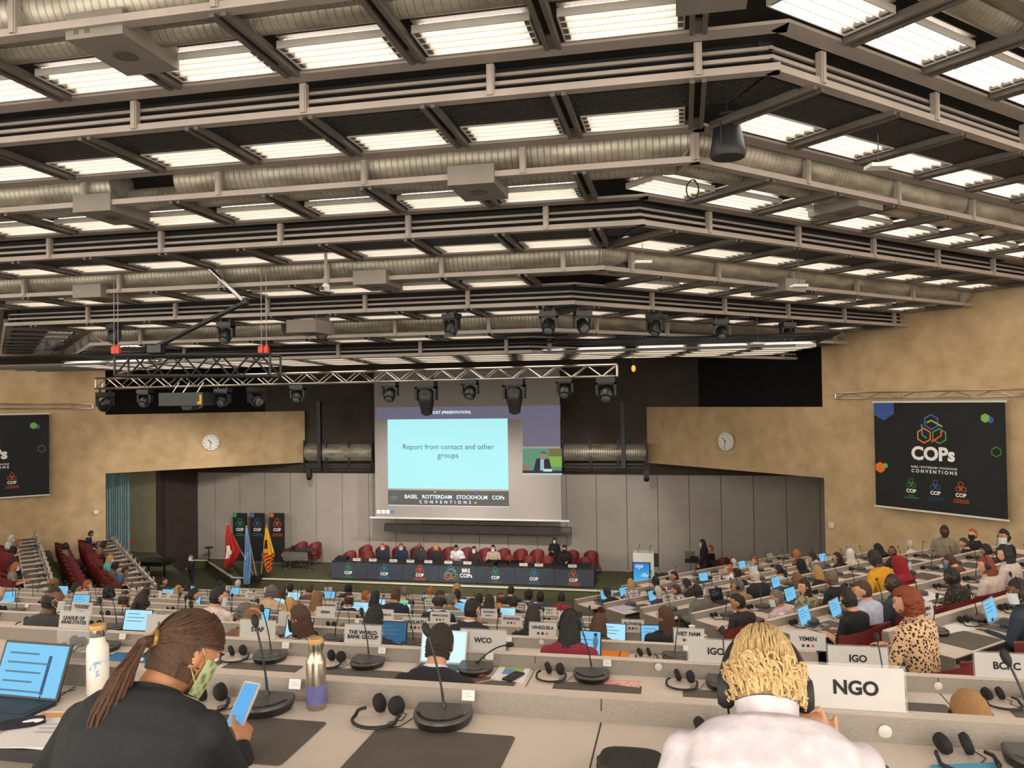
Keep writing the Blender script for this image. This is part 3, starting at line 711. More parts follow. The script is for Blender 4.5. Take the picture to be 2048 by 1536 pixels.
# tub chairs
red = mat('chair_red_leather', '7c2a29', .42, col2='702625', scale=4)
def chair_mesh():
    n = 18; b = MB(); out = []; inn = []
    for i in range(n+1):
        a = R(200+(340-200)*0) ; th = R(-25)+R(230)*i/n+math.pi*.0
        th = R(180-25) + R(230)*i/n          # open towards +y
        h = .40+.17*math.sin(math.pi*i/n)**1.5
        ox, oy = .285*math.cos(th), .27*math.sin(th)
        out.append([(ox*.86, oy*.86+.02, .33), (ox, oy, .50), (ox*1.03, oy*1.07, .40+h*.5), (ox*1.0, oy*1.12, .40+h)])
        inn.append([(ox*.70, oy*.70+.02, .36), (ox*.80, oy*.80, .50), (ox*.84, oy*.88, .40+h*.5), (ox*.90, oy*1.0, .39+h)])
    vs = [p for r in out for p in r] + [p for r in inn for p in r]; N = (n+1)*4; fs = []
    for i in range(n):
        for j in range(3): fs += [(i*4+j, (i+1)*4+j, (i+1)*4+j+1, i*4+j+1), (N+i*4+j, N+i*4+j+1, N+(i+1)*4+j+1, N+(i+1)*4+j)]
        fs += [(i*4+3, (i+1)*4+3, N+(i+1)*4+3, N+i*4+3), (i*4, N+i*4, N+(i+1)*4, (i+1)*4)]
    for i in (0, n): fs.append((i*4, i*4+1, i*4+2, i*4+3, N+i*4+3, N+i*4+2, N+i*4+1, N+i*4))
    sh = MB().mesh(vs, fs).data('backrest', red, True)
    st = MB().lathe([(.0, .34), (.22, .34), (.235, .37), (.225, .42), (.17, .44), (.0, .445)], 20, 0, (0, .03, 0)).data('seat', red, True)
    lg_ = MB().tube([(0, 0, .02), (0, 0, .35)], .03, 8)
    for a in range(4): lg_.bar((0, 0, .03), (.24*math.cos(R(45+90*a)), .24*math.sin(R(45+90*a)), .015), .04, .03)
    return sh, st, lg_.data('pedestal', mat('chair_base', '8a8680', .4, .6, col2='7f7b76', scale=6))
CHM = chair_mesh()
def chair(loc, rz, label, group='red leather tub chairs'):
    t = thing('tub_chair', label, 'chair', loc, rz, group); t.scale = (.84,)*3
    mk('backrest', CHM[0], t); mk('seat', CHM[1], t); mk('pedestal', CHM[2], t); return t
for i, px in enumerate((731, 765, 798, 834, 868, 897, 933, 970, 1007, 1041, 1074, 1111, 1144, 1182)):
    chair((atY(px, 1105, 25.75).x, 25.75, ZS), math.pi, 'red leather tub chair behind the dais desk, %s from the flag end' % ordinal(i))
for i, px in enumerate((700, 736, 1016, 1057, 1094, 1170)):
    chair((atY(px, 1110, Y0+.95).x, Y0+.9, ZS-.1), math.pi, 'red tub chair pushed close to the dais desk, %s from the flag end' % ordinal(i))
# side table with two chairs, tall round table, roll-up banners
p = atY(592, 1128, 25.2); t = thing('side_table', 'dark folding table with modesty panel near the flags', 'table', (p.x, p.y, ZS))
MB().bb((-.52, -.0, .66), (.52, .55, .69)).build('table_top', edge_m, t); MB().bb((-.5, .02, .36), (.42, .04, .64)).build('modesty_panel', mat('table_panel', '6e6862', .7, col2='66605b', scale=3), t)
for x in (-.46, .46): MB().tube([(x, .1, .66), (x, .1, 0)], .018).tube([(x, .45, .66), (x, .45, 0)], .018).bar((x, 0, .015), (x, .55, .015), .04, .03).build('leg', chrome, t)
tag(MB().lathe([(.05, 0), (.07, .03), (.07, .12), (.05, .13)], 10, 0, (p.x-.2, p.y+.2, ZS+.69)).build('desk_phone', blackp), 'small black device standing on the dark folding table', 'device')
for x, n_ in ((-.24, 'nearer the flags'), (.28, 'nearer the dais desk')): chair((p.x+x, p.y+.85, ZS), math.pi, 'red tub chair behind the folding table, ' + n_)
p = atY(418, 1113, 26.2); t = thing('bar_table', 'slim black tall round table beside the roll-up banners', 'table', (p.x, 26.2, ZS))
MB().lathe([(.0, .50), (.14, .50), (.15, .52), (.14, .54), (0, .545)], 18).build('table_top', blackp, t); MB().tube([(0, 0, 0), (0, 0, .5)], .02).build('stem', blackm, t); MB().lathe([(.13, 0), (.13, .015), (.02, .03)], 18).build('base', blackm, t)
for px, col, sub, lab in ((480, lg['emer'], 'BASEL\nCONVENTION', 'green'), (515, lg['blue'], 'ROTTERDAM\nCONVENTION', 'blue'), (554.5, lg['red'], 'STOCKHOLM\nCONVENTION', 'orange')):
    p = atY(px, 1070, 26.3); zt = atY(px, 1026, 26.3).z
    t = thing('roll_up_banner', 'black roll-up COP banner with %s emblem at the back wall' % lab, 'banner', (p.x, 26.3, ZS)); h = zt-ZS
    MB().bb((-.285, 0, .06), (.285, .01, h)).build('banner_sheet', bk, t); MB().bb((-.3, -.06, 0), (.3, .1, .06)).build('foot', alu, t)
    Flat().logo(0, h-.33, .085, [col]*3).put('emblem', t, (0, -.002, 0)); write(t, 'COP', 0, h-.60, .30, lg['white'], (0, -.002, 0), .04); write(t, sub, 0, h-.78, .42, col, (0, -.002, 0), .01)
    Flat().hexf(.22, .3, .08, col).hexf(-.2, h-.08, .09, col).put('hexagon_print', t, (0, -.002, 0))
# flags
pole_m = mat('flag_pole', 'b8a888', .4, .3, col2='ae9e7e', scale=6)
def flag(name, label, rows, colorfn, ms, pole, Y):
    t = thing(name, label, 'flag', (atY(pole[1][0], pole[1][1], Y).x, Y+.05, ZS))
    O = t.location; n = 12; b = MB(); grid = []
    R2 = []
    for i in range(len(rows)-1):
        for j in range(6):
            u = j/6; a, c = rows[i], rows[i+1]; R2.append([a[q]*(1-u)+c[q]*u for q in range(3)])
    R2.append(list(rows[-1]))
    for r, (y, xa, xb) in enumerate(R2):
        row = []
        for j in range(n+1):
            p_ = atY(xa+(xb-xa)*j/n, y, Y); row.append(p_-O+V((0, .06*math.sin(j*1.55+r*.06)*min(1, r/8), 0)))
        grid.append(row)
    vs = [p_ for r in grid for p_ in r]; W_ = n+1
    for r in range(len(grid)-1):
        for j in range(n):
            b.mesh([grid[r][j], grid[r][j+1], grid[r+1][j+1], grid[r+1][j]], [(0, 1, 2, 3)], colorfn(r/(len(grid)-1), j/(n-1)))
    b.build('flag_cloth', ms, t)
    q0, q1 = atY(*pole[0], Y+.06)-O, atY(*pole[1], Y+.06)-O; q1.z = .1
    MB().tube([q0, q1], .018).build('pole', pole_m, t); MB().ball(q0+V((0, 0, .03)), .035, 0, 10, 6).build('finial', mat('brass', 'b89a55', .3, .8, col2='ae904c', scale=6), t)
    MB().lathe([(.16, -.0), (.16, .04), (.04, .09), (.03, .14)], 16, 0, (q1.x, q1.y, 0)).build('stand', blackm, t)
fr_, fw_, fb_, fy_, fk_ = mat('flag_red', 'b5241f', .8, col2='a51f1b', scale=6), flatm('flag_white', 'e6e2de'), mat('flag_blue', '7fa6d2', .8, col2='769cc8', scale=6), mat('flag_yellow', 'e8b82a', .8, col2='dcab22', scale=6), flatm('flag_dark', '2a2420')
flag('red_flag', 'red flag with a white cross draped on a pole', [(1050, 453, 457), (1080, 450, 470), (1102, 449, 482), (1117, 448, 474), (1136, 449, 458)],
     lambda v, u: 1 if ((.35 < v < .75 and .05 < u < .42) and (.48 < v < .62 or .12 < u < .3)) else 0, [fr_, fw_], ((454, 1050), (508, 1150)), 23.9)
flag('blue_flag', 'pale blue flag hanging nearly straight down from its pole', [(1055, 491, 495), (1090, 489, 500), (1120, 487, 502), (1150, 486, 500), (1168, 488, 498)],
     lambda v, u: 1 if ((u-.5)**2/.06+(v-.45)**2/.012 < 1 and (u-.5)**2/.06+(v-.45)**2/.012 > .55) else 0, [fb_, flatm('flag_pale', 'b8cbe0')], ((493, 1055), (513, 1152)), 23.75)
flag('yellow_and_red_flag', 'yellow and red flag with dark eagle wing, farthest from curtain', [(1055, 531, 535), (1085, 527, 543), (1110, 525, 549), (1126, 527, 543), (1144, 535, 541)],
     lambda v, u: 2 if (.2 < v < .36 and .15 < u < .5) else (1 if (v > .42 and (int(v*23)+int(u*4)) % 3) else 0), [fy_, fr_, fk_], ((533, 1053), (522, 1152)), 24.0)
# lectern
p = atZ(1288, 1176, ZS); lt = thing('lectern', 'white lectern with a lit blue display on its front', 'lectern', (p.x, p.y, ZS))
lz = atY(1288, 1106, p.y).z-ZS
MB().prism([(-.0, 0), (.42, 0), (.46, lz), (-.02, lz)], -.31, .31, 0, lambda u, v, w: V((w, u, v))).build('body', white, lt)
MB().bb((.30, .05, lz*.60), (.44, .42, lz*.92)).build('side_wing', mat('lectern_dark', '2c3a2e', .5, col2='28362a', scale=4), lt)
MB().bb((-.33, -.03, .04), (.20, -.022, lz*.74)).build('display_frame', blackp, lt)
gm = bpy.data.materials.new('lectern_screen'); gm.use_nodes = True; nt = gm.node_tree; bs = nt.nodes['Principled BSDF']; tc = nt.nodes.new('ShaderNodeTexCoord'); sx = nt.nodes.new('ShaderNodeSeparateXYZ'); rp = nt.nodes.new('ShaderNodeValToRGB')
rp.color_ramp.elements[0].color = lin('3fb6e6'); rp.color_ramp.elements[1].color = lin('1a5fae'); nt.links.new(tc.outputs['Generated'], sx.inputs[0]); nt.links.new(sx.outputs['Z'], rp.inputs[0]); nt.links.new(rp.outputs[0], bs.inputs['Emission Color']); bs.inputs['Emission Strength'].default_value = .28; bs.inputs['Base Color'].default_value = (.02, .05, .1, 1)
MB().bb((-.30, -.034, .07), (.17, -.0305, lz*.72)).build('display', gm, lt)
wl = flatm('screen_white', 'dff2fa', .4)
write(lt, 'LE MONDE\nSE RÉUNIT\nICI', -.13, lz*.60, .24, wl, (0, -.035, 0), .03); write(lt, 'MEET\nTHE WORLD\nIN GENEVA', .03, lz*.38, .22, wl, (0, -.035, 0), .03)
for x in (-.16, .18): MB().tube([(x, .1, lz), (x, .1, lz+.12), (x+.04, .08, lz+.2)], .008, 6).ball((x+.045, .078, lz+.21), .018, 0, 6, 5).build('microphone_stalk', blackp, lt)
# clerks' desk beyond the lectern
p = atZ(1402, 1150, ZS); t = thing('side_desk', 'dark desk with chrome legs beyond the lectern', 'desk', (p.x, 24.6, ZS)); dkz = atY(1400, 1124, 24.6).z-ZS
MB().bb((-.50, 0, dkz-.04), (.42, .5, dkz)).build('desk_top', edge_m, t); MB().bb((-.5, .45, dkz), (-.2, .5, dkz+.22)).build('back_panel', mat('grey_side', '77706a', .6, col2='706963', scale=3), t)
for x in (-.05, .08): MB().tube([(x, .06, 0), (x, .06, dkz)], .02).build('leg', chrome, t)
chair((p.x+.62, 25.2, ZS), R(150), 'dark red tub chair at the desk beyond the lectern')
tag(MB().bb((-.12, -.08, 0), (.12, .08, .12)).build('monitor', blackp, None, False, (p.x-.22, 24.85, ZS+dkz)), 'small black monitor on the desk beyond the lectern', 'monitor')
tag(MB().lathe([(.04, 0), (.04, .16), (.015, .2), (.015, .24)], 12).build('water_bottle', mat('clear_bottle', 'cfd4d4', .1, alpha=.5), None, True, (p.x+.08, 24.8, ZS+dkz)), 'clear bottle on the desk beyond the lectern', 'bottle')
# black console near the curtain
p = atY(305, 1130, 21.2); t = thing('console_table', 'black equipment table at the foot of the stage by the curtain', 'table', (p.x, 21.2, ZH)); ck = atY(300, 1120, 21.2).z-ZH
MB().prism([(-.45, -.3), (.5, -.3), (.62, 0), (.5, .4), (-.45, .4)], ck-.12, ck).build('table_top', blackp, t)
for x, y in ((-.35, -.2), (-.35, .3), (.4, 0)): MB().tube([(x, y, 0), (x, y, ck-.1)], .03).build('leg', blackm, t)
# ---------------------------------------------------------------- projection screen
YS = 25.0
def sq(px0, py0, px1, py1, Y=YS): return atY(px0, py0, Y), atY(px1, py1, Y)
a, b = sq(748, 745, 1123, 1040); ct_ = (a+b)/2
scr = thing('projection_screen', 'large hanging projection screen with a lit presentation slide', 'projection screen', (ct_.x, YS, b.z))
sw, shh = b.x-a.x, a.z-b.z
MB().bb((-sw/2, 0, 0), (sw/2, .02, shh)).build('screen_fabric', mat('screen_fabric', 'a59d97', .8, col2='a19993', scale=1), scr)
MB().bb((-sw/2-.2, -.03, -.05), (sw/2+.25, .06, .0)).build('bottom_bar', white, scr)
def sp_(px, py): q = atY(px, py, YS); return q.x-ct_.x, q.z-b.z
def sqd(name, px0, py0, px1, py1, m, z=.004):
    (x0, y0), (x1, y1) = sp_(px0, py0), sp_(px1, py1)
    return MB().bb((x0, -z, y1), (x1, -z+.002, y0)).build(name, m, scr)
slide_m = flatm('slide_cyan', 'aeeef2', .40); bandm = flatm('slide_band', '706c80', .34); greyl = flatm('slide_grey', '6a625c', .34)
sqd('slide', 775, 839, 1017, 979, slide_m); sqd('projected_band', 752, 815, 1121, 838, bandm, .003); sqd('projected_band', 1045, 838, 1121, 893, bandm, .003)
sqd('slide_footer', 776, 980, 1018, 1013, greyl); sqd('footer_rule', 777, 1010.5, 1018, 1013, flatm('slide_white', 'cfeaf0', .5), .006)
slt = flatm('slide_text', '47606a'); slw = flatm('slide_text_white', 'd6f0f4', .55)
for tx, px, py, wpx, m in (('SEC HOST (PRESENTATION)', 894, 825, 98, slw), ('Report from contact and other', 896, 894, 191, slt), ('groups', 896, 911, 44, slt), ('BASEL   ROTTERDAM   STOCKHOLM   COPs', 908, 994.5, 208, slw), ('C  O  N  V  E  N  T  I  O  N  S', 890, 1004.5, 108, slw)):
    x, y = sp_(px, py); write(scr, tx, x, y, wpx*YS/1600*1.03, m, (0, 0, 0), 0.0 if m == slt else .01, .008)
x, y = sp_(789, 993); Flat().logo(x, y, .065, [lg['cyan'], lg['lime'], lg['teal']]).put('emblem', scr, (0, -.005, 0))
x, y = sp_(870, 984); f = Flat().hexf(x, y, .035, flatm('dot_yellow', 'd8b83a', .4)); x, y = sp_(953, 984); f.hexf(x, y, .06, flatm('dot_blue', '4a66c8', .4)); x, y = sp_(951, 1005.5); f.hexf(x, y, .04, flatm('dot_yellow', 'd8b83a', .4)); f.put('hexagon_print', scr, (0, -.006, 0))
for i in range(4): sqd('icon', 754+9*i, 1020, 761+9*i, 1027, slw if i < 3 else flatm('icon_blue', '5a86c8', .4))
vi = sqd('video_tile', 1045, 897, 1123.5, 949, flatm('tile_green', '5a8a72', .38), .005)
x0, y0 = sp_(1045, 949); x1, y1 = sp_(1123.5, 897); tw, th_ = x1-x0, y1-y0
f = Flat(); f.rect(x0, y0, x1, y0+th_*.16, flatm('tile_desk', '2b2a33', .38), .001); f.rect(x0+tw*.68, y0+th_*.3, x1, y0+th_*.7, flatm('tile_lime', '7aa84a', .38), .001); f.rect(x0+tw*.68, y0+th_*.7, x1, y1, flatm('tile_olive', '6e6a3a', .38), .001)
f.rect(x0+tw*.0, y0+th_*.16, x0+tw*.18, y0+th_*.34, flatm('tile_chair', '9a6a5a', .38), .0015); f.b.poly([(x0+tw*.28, y0+th_*.16, .002), (x0+tw*.75, y0+th_*.16, .002), (x0+tw*.68, y0+th_*.6, .002), (x0+tw*.36, y0+th_*.62, .002)], f.mi(flatm('tile_suit', '23222c', .38)))
f.b.poly([(x0+tw*.45, y0+th_*.16, .003), (x0+tw*.55, y0+th_*.16, .003), (x0+tw*.55, y0+th_*.6, .003), (x0+tw*.46, y0+th_*.6, .003)], f.mi(flatm('tile_shirt', '8fb8c8', .38))); f.hexf(x0+tw*.54, y0+th_*.7, th_*.13, flatm('tile_face', '9a7a6a', .38), .0035, 14, 0); f.hexf(x0+tw*.54, y0+th_*.77, th_*.11, flatm('tile_hair', '3a3540', .38), .003, 14, 0); f.rect(x0, y0+th_*.0, x1, y0+th_*.05, flatm('tile_white', 'b8dce0', .38), .004); f.rect(x0+tw*.53, y0+th_*.12, x0+tw*.75, y0+th_*.22, flatm('tile_white', 'b8dce0', .38), .004)
f.put('video_picture', scr, (0, -.006, 0))
tag(MB().bb((atY(770, 1050, 26.1).x, 26.0, atY(770, 1062, 26.1).z), (atY(1142, 1050, 26.1).x, 26.2, atY(770, 1047, 26.1).z)).build('screen_shadow_bar', mat('shadow_grey', '6a6460', .7, col2='625c58', scale=2)), 'long grey bar put in as the projection screen shadow on the wall', 'housing')  # grey bar put in for the shadow the screen casts on the wall
# service gantries either side of the screen
for (xa, xb, pole_x, nm) in ((612, 747, 640, 'on the clock side nearer the curtain'), (1127, 1293, 1246, 'towards the banner wall')):
    A, B = atY(xa, 880, 26.2), atY(xb, 935, 26.2)
    t = thing('duct_gantry', 'dark gantry with a round duct beside the screen, ' + nm, 'duct gantry', (A.x, 26.2, B.z)); w_, h_ = B.x-A.x, A.z-B.z
    MB().tube([(0.02, .1, h_*.55), (w_, .1, h_*.55)], h_*.33, 20).build('air_duct', duct, t, True)
    m = MB()
    for z_ in (0, .12): m.bar((-.1, -.15, z_), (w_+.1, -.15, z_), .05, .05)
    for i in range(4): m.bar((w_*i/3, -.15, 0), (w_*i/3, -.15, h_), .05, .05)
    m.build('frame', blackm, t)
    pz = atY(pole_x, 803, 26.0).z
    MB().bar((atY(pole_x, 850, 26.0).x-A.x, -.25, 0), (atY(pole_x, 850, 26.0).x-A.x, -.25, pz-B.z), .13, .13, 0, (0, 1, 0)).build('post', blackm, t)
    sx_ = atY(621 if xa < 700 else 1293, 945, 26.0).x-A.x
    MB().box((sx_, -.3, -.18), (.16, .16, .3)).lathe([(.07, -.42), (.1, -.3)], 12, 0, (sx_, -.3, 0)).build('spotlight', blackp, t)
# ---------------------------------------------------------------- wall banners, clocks, wall rails
def wall_banner(label, A, rz, w, h, mirror=False):
    t = thing('wall_banner', label, 'banner', A, rz)
    MB().bb((0, -.012, -h), (w, .0, 0)).build('banner_sheet', bk, t)
    MB().bb((-.03, -.03, -.01), (w+.03, .01, .035)).bb((-.03, -.03, -h-.04), (w+.03, .01, -h)).build('hanging_bar', white, t)
    X = lambda u: u*w
    Z = lambda v: -v*h
    o = (0, -.013, 0)
    f = Flat(); f.logo(X(.47), Z(.245), w*.062, full); f.put('emblem', t, o)
    f = Flat(); f.b.poly([(X(.0), 0, .001), (X(.17), 0, .001), (X(.17), Z(.11), .001), (X(.085), Z(.175), .001), (0, Z(.12), .001)], f.mi(lg['hexblue'])); f.put('hexagon_print', t, o)
    Flat().hexf(X(.045), Z(.63), w*.045, lg['orange']).hexf(X(.09), Z(.61), w*.022, lg['hexgreen'], .003).put('hexagon_print', t, o)
    Flat().hexf(X(.865), Z(.14), w*.034, lg['hexgreen'], .003).hexf(X(.90), Z(.155), w*.026, lg['hexblue'], .002).put('hexagon_print', t, o)
    Flat().ring(X(.935), Z(.43), w*.038, w*.006, lg['green']).put('hexagon_print', t, o)
    write(t, 'COPs', X(.475), Z(.48), w*.335, lg['white'], o, .04); write(t, 'BASEL / ROTTERDAM / STOCKHOLM', X(.48), Z(.602), w*.35, lg['white'], o, .015); write(t, 'C O N V E N T I O N S', X(.48), Z(.64), w*.35, lg['white'], o, .03)
    for u, c, sub in ((.30, lg['green'], 'BASEL\nCONVENTION'), (.49, lg['blue'], 'ROTTERDAM\nCONVENTION'), (.68, lg['red'], 'STOCKHOLM\nCONVENTION')):
        Flat().logo(X(u), Z(.755), w*.021, [c]*3).put('emblem', t, o); write(t, 'COP', X(u), Z(.832), w*.08, lg['white'], o, .04); write(t, sub, X(u), Z(.885), w*.115, c if c != lg['blue'] else lg['dblue'], o, .01)
    return t
a, b, c = atR(1748, 805, 17.9), atR(2010, 801, 17.9), atR(1754, 1010, 17.9)
wall_banner('whole black COPs wall banner with hexagon emblem on the concrete wall', a, R(-45), (b-a).length, a.z-c.z)
RBW, RBH = (b-a).length, a.z-c.z
a = atL(98, 828, 28.0)
wall_banner('black COPs wall banner partly seen on the curtain-side concrete wall', a-V((HC, HC, 0))*RBW, R(45), RBW, a.z-atL(98, 988, 28.0).z)
def clock(label, p, rz, r=.27):
    t = thing('wall_clock', label, 'clock', p, rz); ry = M.Rotation(R(90), 3, 'X')
    MB().lathe([(r, -.0), (r, .06), (r*.95, .07), (r*.94, .05)], 40, 0, (0, 0, 0), ry).build('case', white, t, True)
    MB().lathe([(r*.94, .0), (r*.94, .055)], 40, 0, (0, 0, 0), ry).build('dial', mat('clock_dial', 'ece8de', .5, col2='e8e4da', scale=4), t)
    f = Flat()
    for i in range(12):
        d = R(30*i); f.line([(r*.72*math.sin(d), r*.72*math.cos(d)), (r*.88*math.sin(d), r*.88*math.cos(d))], r*.06, ink)
    f.put('hour_marks', t, (0, -.056, 0))
    for nm, an, L, w in (('hour_hand', 316, .52, .09), ('minute_hand', 189, .8, .06)):
        d = R(an); Flat().line([(-r*.12*math.sin(d), -r*.12*math.cos(d)), (r*L*math.sin(d), r*L*math.cos(d))], r*w, ink, .0).put(nm, t, (0, -.06, 0))
clock('white round wall clock above the opening on the curtain side', atL(421, 885, 28.15), R(45)); clock('white round wall clock above the opening on the banner side', atR(1453, 883, 18.0), R(-45))
def truss(label, P, Q, s, m, cat='lighting truss', seg=None, chord=.024, cols=4):
    P, Q = V(P), V(Q); d = Q-P; L = d.length; t = thing('truss', label, cat, P, math.atan2(d.y, d.x)); dz_ = Q.z-P.z
    f = lambda x, y, z: V((x, y, z+dz_*x/L))
    ch = [(y, z) for y in ((0, s) if cols == 4 else (0,)) for z in (0, -s)]
    for y, z in ch: MB().tube([f(0, y, z), f(L, y, z)], chord, 8).build('chord', m, t, True)
    n = max(2, round(L/(seg or s*1.15))); b = MB()
    for y in ((0, s) if cols == 4 else (0,)):
        for i in range(n):
            x0, x1 = L*i/n, L*(i+1)/n; b.tube([f(x0, y, 0 if i % 2 else -s), f(x1, y, -s if i % 2 else 0)], chord*.55, 6)
        b.tube([f(.01, y, 0), f(.01, y, -s)], chord*.7, 6).tube([f(L-.01, y, 0), f(L-.01, y, -s)], chord*.7, 6)
    if cols == 4:
        for z in (0, -s):
            for i in range(n): b.tube([f(L*i/n, 0 if i % 2 else s, z), f(L*(i+1)/n, s if i % 2 else 0, z)], chord*.5, 6)
    b.build('bracing', m, t); return t
YT = 18.6
pA, pB = atY(190, 757, YT), atY(1234, 729, YT)
truss('long silver box truss hanging before the stage', pA, pB, .27, alu, seg=.36)
YK = 11.6
truss('black box truss hung on chains near the curtain side', atY(228, 711, YK), atY(541, 709, YK), .34, blackm, seg=.36, chord=.028)
truss('thin silver ladder rail above the banner on the banner wall', atR(1670, 786, 17.8), atR(2075, 778, 17.8), .15, alu, 'wall rail', .42, .018, 2)
truss('thin silver ladder rail above the banner on the curtain-side wall', atL(-60, 808, 27.9), atL(186, 808, 27.9), .14, alu, 'wall rail', .42, .018, 2)
redm = mat('hoist_red', 'd8452e', .5, col2='cc3e28', scale=6)
for i, (px, tops) in enumerate((((228, 236), 545), ((523, 533), 520))):
    p = atY(px[0]+4, 700, YK+.15); t = thing('chain_hoist', 'red-hooked hoist on two wires over the %s end of the black truss' % ('curtain' if i == 0 else 'screen'), 'hoist', (p.x, YK+.15, p.z))
    for q in px:
        x = atY(q, 700, YK+.15).x-p.x; zt = bH(2)+.02
        MB().tube([(x, 0, 0), (x, 0, zt-p.z)], .006, 5).build('wire', steel, t); MB().bb((x-.035, -.03, -.06), (x+.035, .03, .05)).tube([(x-.02, 0, .05), (x, 0, .1), (x+.02, 0, .05)], .012, 6).build('hook_block', redm, t)
# folding boom over the black truss
t = thing('folding_boom', 'jointed pole boom reaching from ceiling to the black truss', 'boom', atY(490, 605, YK))
O = t.location
MB().tube([atY(414, 532, YK)-O, V((0, 0, 0))], .035, 12).build('upper_arm', chrome, t, True); MB().tube([V((0, 0, 0)), atY(315, 692, YK)-O], .04, 12).build('lower_arm', blackm, t, True); MB().ball((0, 0, 0), .07, 0, 10, 8).build('joint', blackp, t, True); MB().box(atY(312, 698, YK)-O, (.25, .12, .12)).build('clamp', blackp, t)
# moving-head stage lights
glass = mat('lens_glass', '7d8184', .12, .3, col2='6a6e72', scale=9)
def moving_head(loc, label, s=1.0, tilt=20, pan=0, big=False, aim=None):
    t = thing('moving_head_light', label, 'stage light', loc, R(pan), 'moving head stage lights'); t.scale = (s, s, s)
    MB().bb((-.17, -.12, -.13), (.17, .12, -.03)).bar((-.11, 0, -.03), (-.11, 0, .04), .03, .06).bar((.11, 0, -.03), (.11, 0, .04), .03, .06).build('base', blackp, t)
    MB().bb((-.19, -.06, -.36), (-.145, .06, -.12)).bb((.145, -.06, -.36), (.19, .06, -.12)).bb((-.19, -.06, -.16), (.19, .06, -.12)).build('yoke', blackm, t)
    rot = M.Rotation(R(tilt), 3, 'X'); c = (0, 0, -.32)
    if big: MB().lathe([(.09, .16), (.135, .10), (.14, -.05), (.10, -.22), (.10, -.27), (.06, -.28)], 16, 0, c, rot).build('head', blackp, t, True)
    else: MB().lathe([(.07, .15), (.125, .09), (.135, -.06), (.12, -.13), (.105, -.14)], 18, 0, c, rot).build('head', blackp, t, True)
    MB().lathe([(.09 if not big else .07, -.145 if not big else -.285), (.06, -.16 if not big else -.295), (.0, -.165 if not big else -.3)], 16, 0, c, rot).build('lens', glass, t, True)
    if aim:
        l = bpy.data.lights.new('beam', 'SPOT'); l.energy = aim[1]; l.spot_size = R(aim[2]); l.spot_blend = .7; l.shadow_soft_size = .1; l.color = (1, .93, .86)
        o = bpy.data.objects.new('beam', l); COL.objects.link(o); o.location = V(loc)+V((0, .0, -.55)); d = V(aim[0])-o.location; o.rotation_euler = d.to_track_quat('-Z', 'Y').to_euler()
BEAM = {780: ((-9.5, 25.5, -4.4), 420, 60), 940: ((-7.5, 25.5, -4.4), 420, 60), 1129: ((-4, 25.5, -4.4), 420, 60), 596: ((-14, 25.5, -4.4), 300, 60), 1212: ((-.5, 25.5, -4.2), 300, 60), 446: ((-18, 24.4, -4), 260, 50)}
for i, (px, py, sc, ti, pa, bg) in enumerate(((210, 785, 1.0, 60, 60, 0), (290, 780, .9, 50, 180, 0), (446, 778, .95, 65, 180, 0), (512, 775, 1.0, 70, 240, 0), (596, 770, .9, 50, 180, 0), (780, 764, .95, 40, 180, 0), (852, 762, 1.25, 6, 0, 1), (940, 759, .95, 40, 180, 0), (1028, 758, 1.25, 6, 0, 1), (1129, 755, .95, 40, 180, 0), (1212, 755, 1.1, 40, 180, 0))):
    p = atY(px, py, YT+.13); moving_head(p+V((0, 0, .04)), 'black moving-head light under the silver truss, %s from the curtain end' % ordinal(i), sc*1.15, ti, pa, bg, BEAM.get(px))
for i, (px, py) in enumerate(((229, 645), (452, 642), (643, 634), (903, 625), (1097, 620), (1165, 620), (1310, 626), (1443, 637), (1575, 643))):
    n = 4; p = atY(px, py, bY(n)+.12) if px < 1147 else atZ(px, py, bH(n)-.06); p.z = min(p.z, bH(n)-.02)
    moving_head(p, 'black moving-head light under the fifth ceiling beam, %s from the curtain side' % ordinal(i), .85, 25+15*(i % 3), 180+25*(i % 3-1), False)
# projector
p = atY(373, 790, 18.2); t = thing('projector', 'big black projector with yellow corner mark hung below the silver truss', 'projector', p)
MB().bb((-.62, -.25, -.27), (.62, .3, .06)).build('housing', blackp, t); MB().lathe([(.13, 0), (.13, .18), (.11, .2)], 18, 0, (.05, .3, -.22), M.Rotation(R(-90), 3, 'X')).build('lens', glass, t, True)
MB().prism([(-.1, -.27), (.25, -.27), (.2, -.38), (-.02, -.38)], -.12, .12, 0, lambda u, v, w: V((u, w, v))).build('lens_mount', blackm, t)
f = Flat().rect(.53, -.24, .59, .0, flatm('mark_yellow', 'd8b020')).rect(.47, -.24, .53, -.17, flatm('mark_yellow', 'd8b020')); f.put('corner_mark', t, (0, -.252, 0))
for x in (-.4, -.1, .3): MB().tube([(x, 0, .06), (x+.12, .1, .32)], .014, 6).build('suspension_bar', chrome, t)
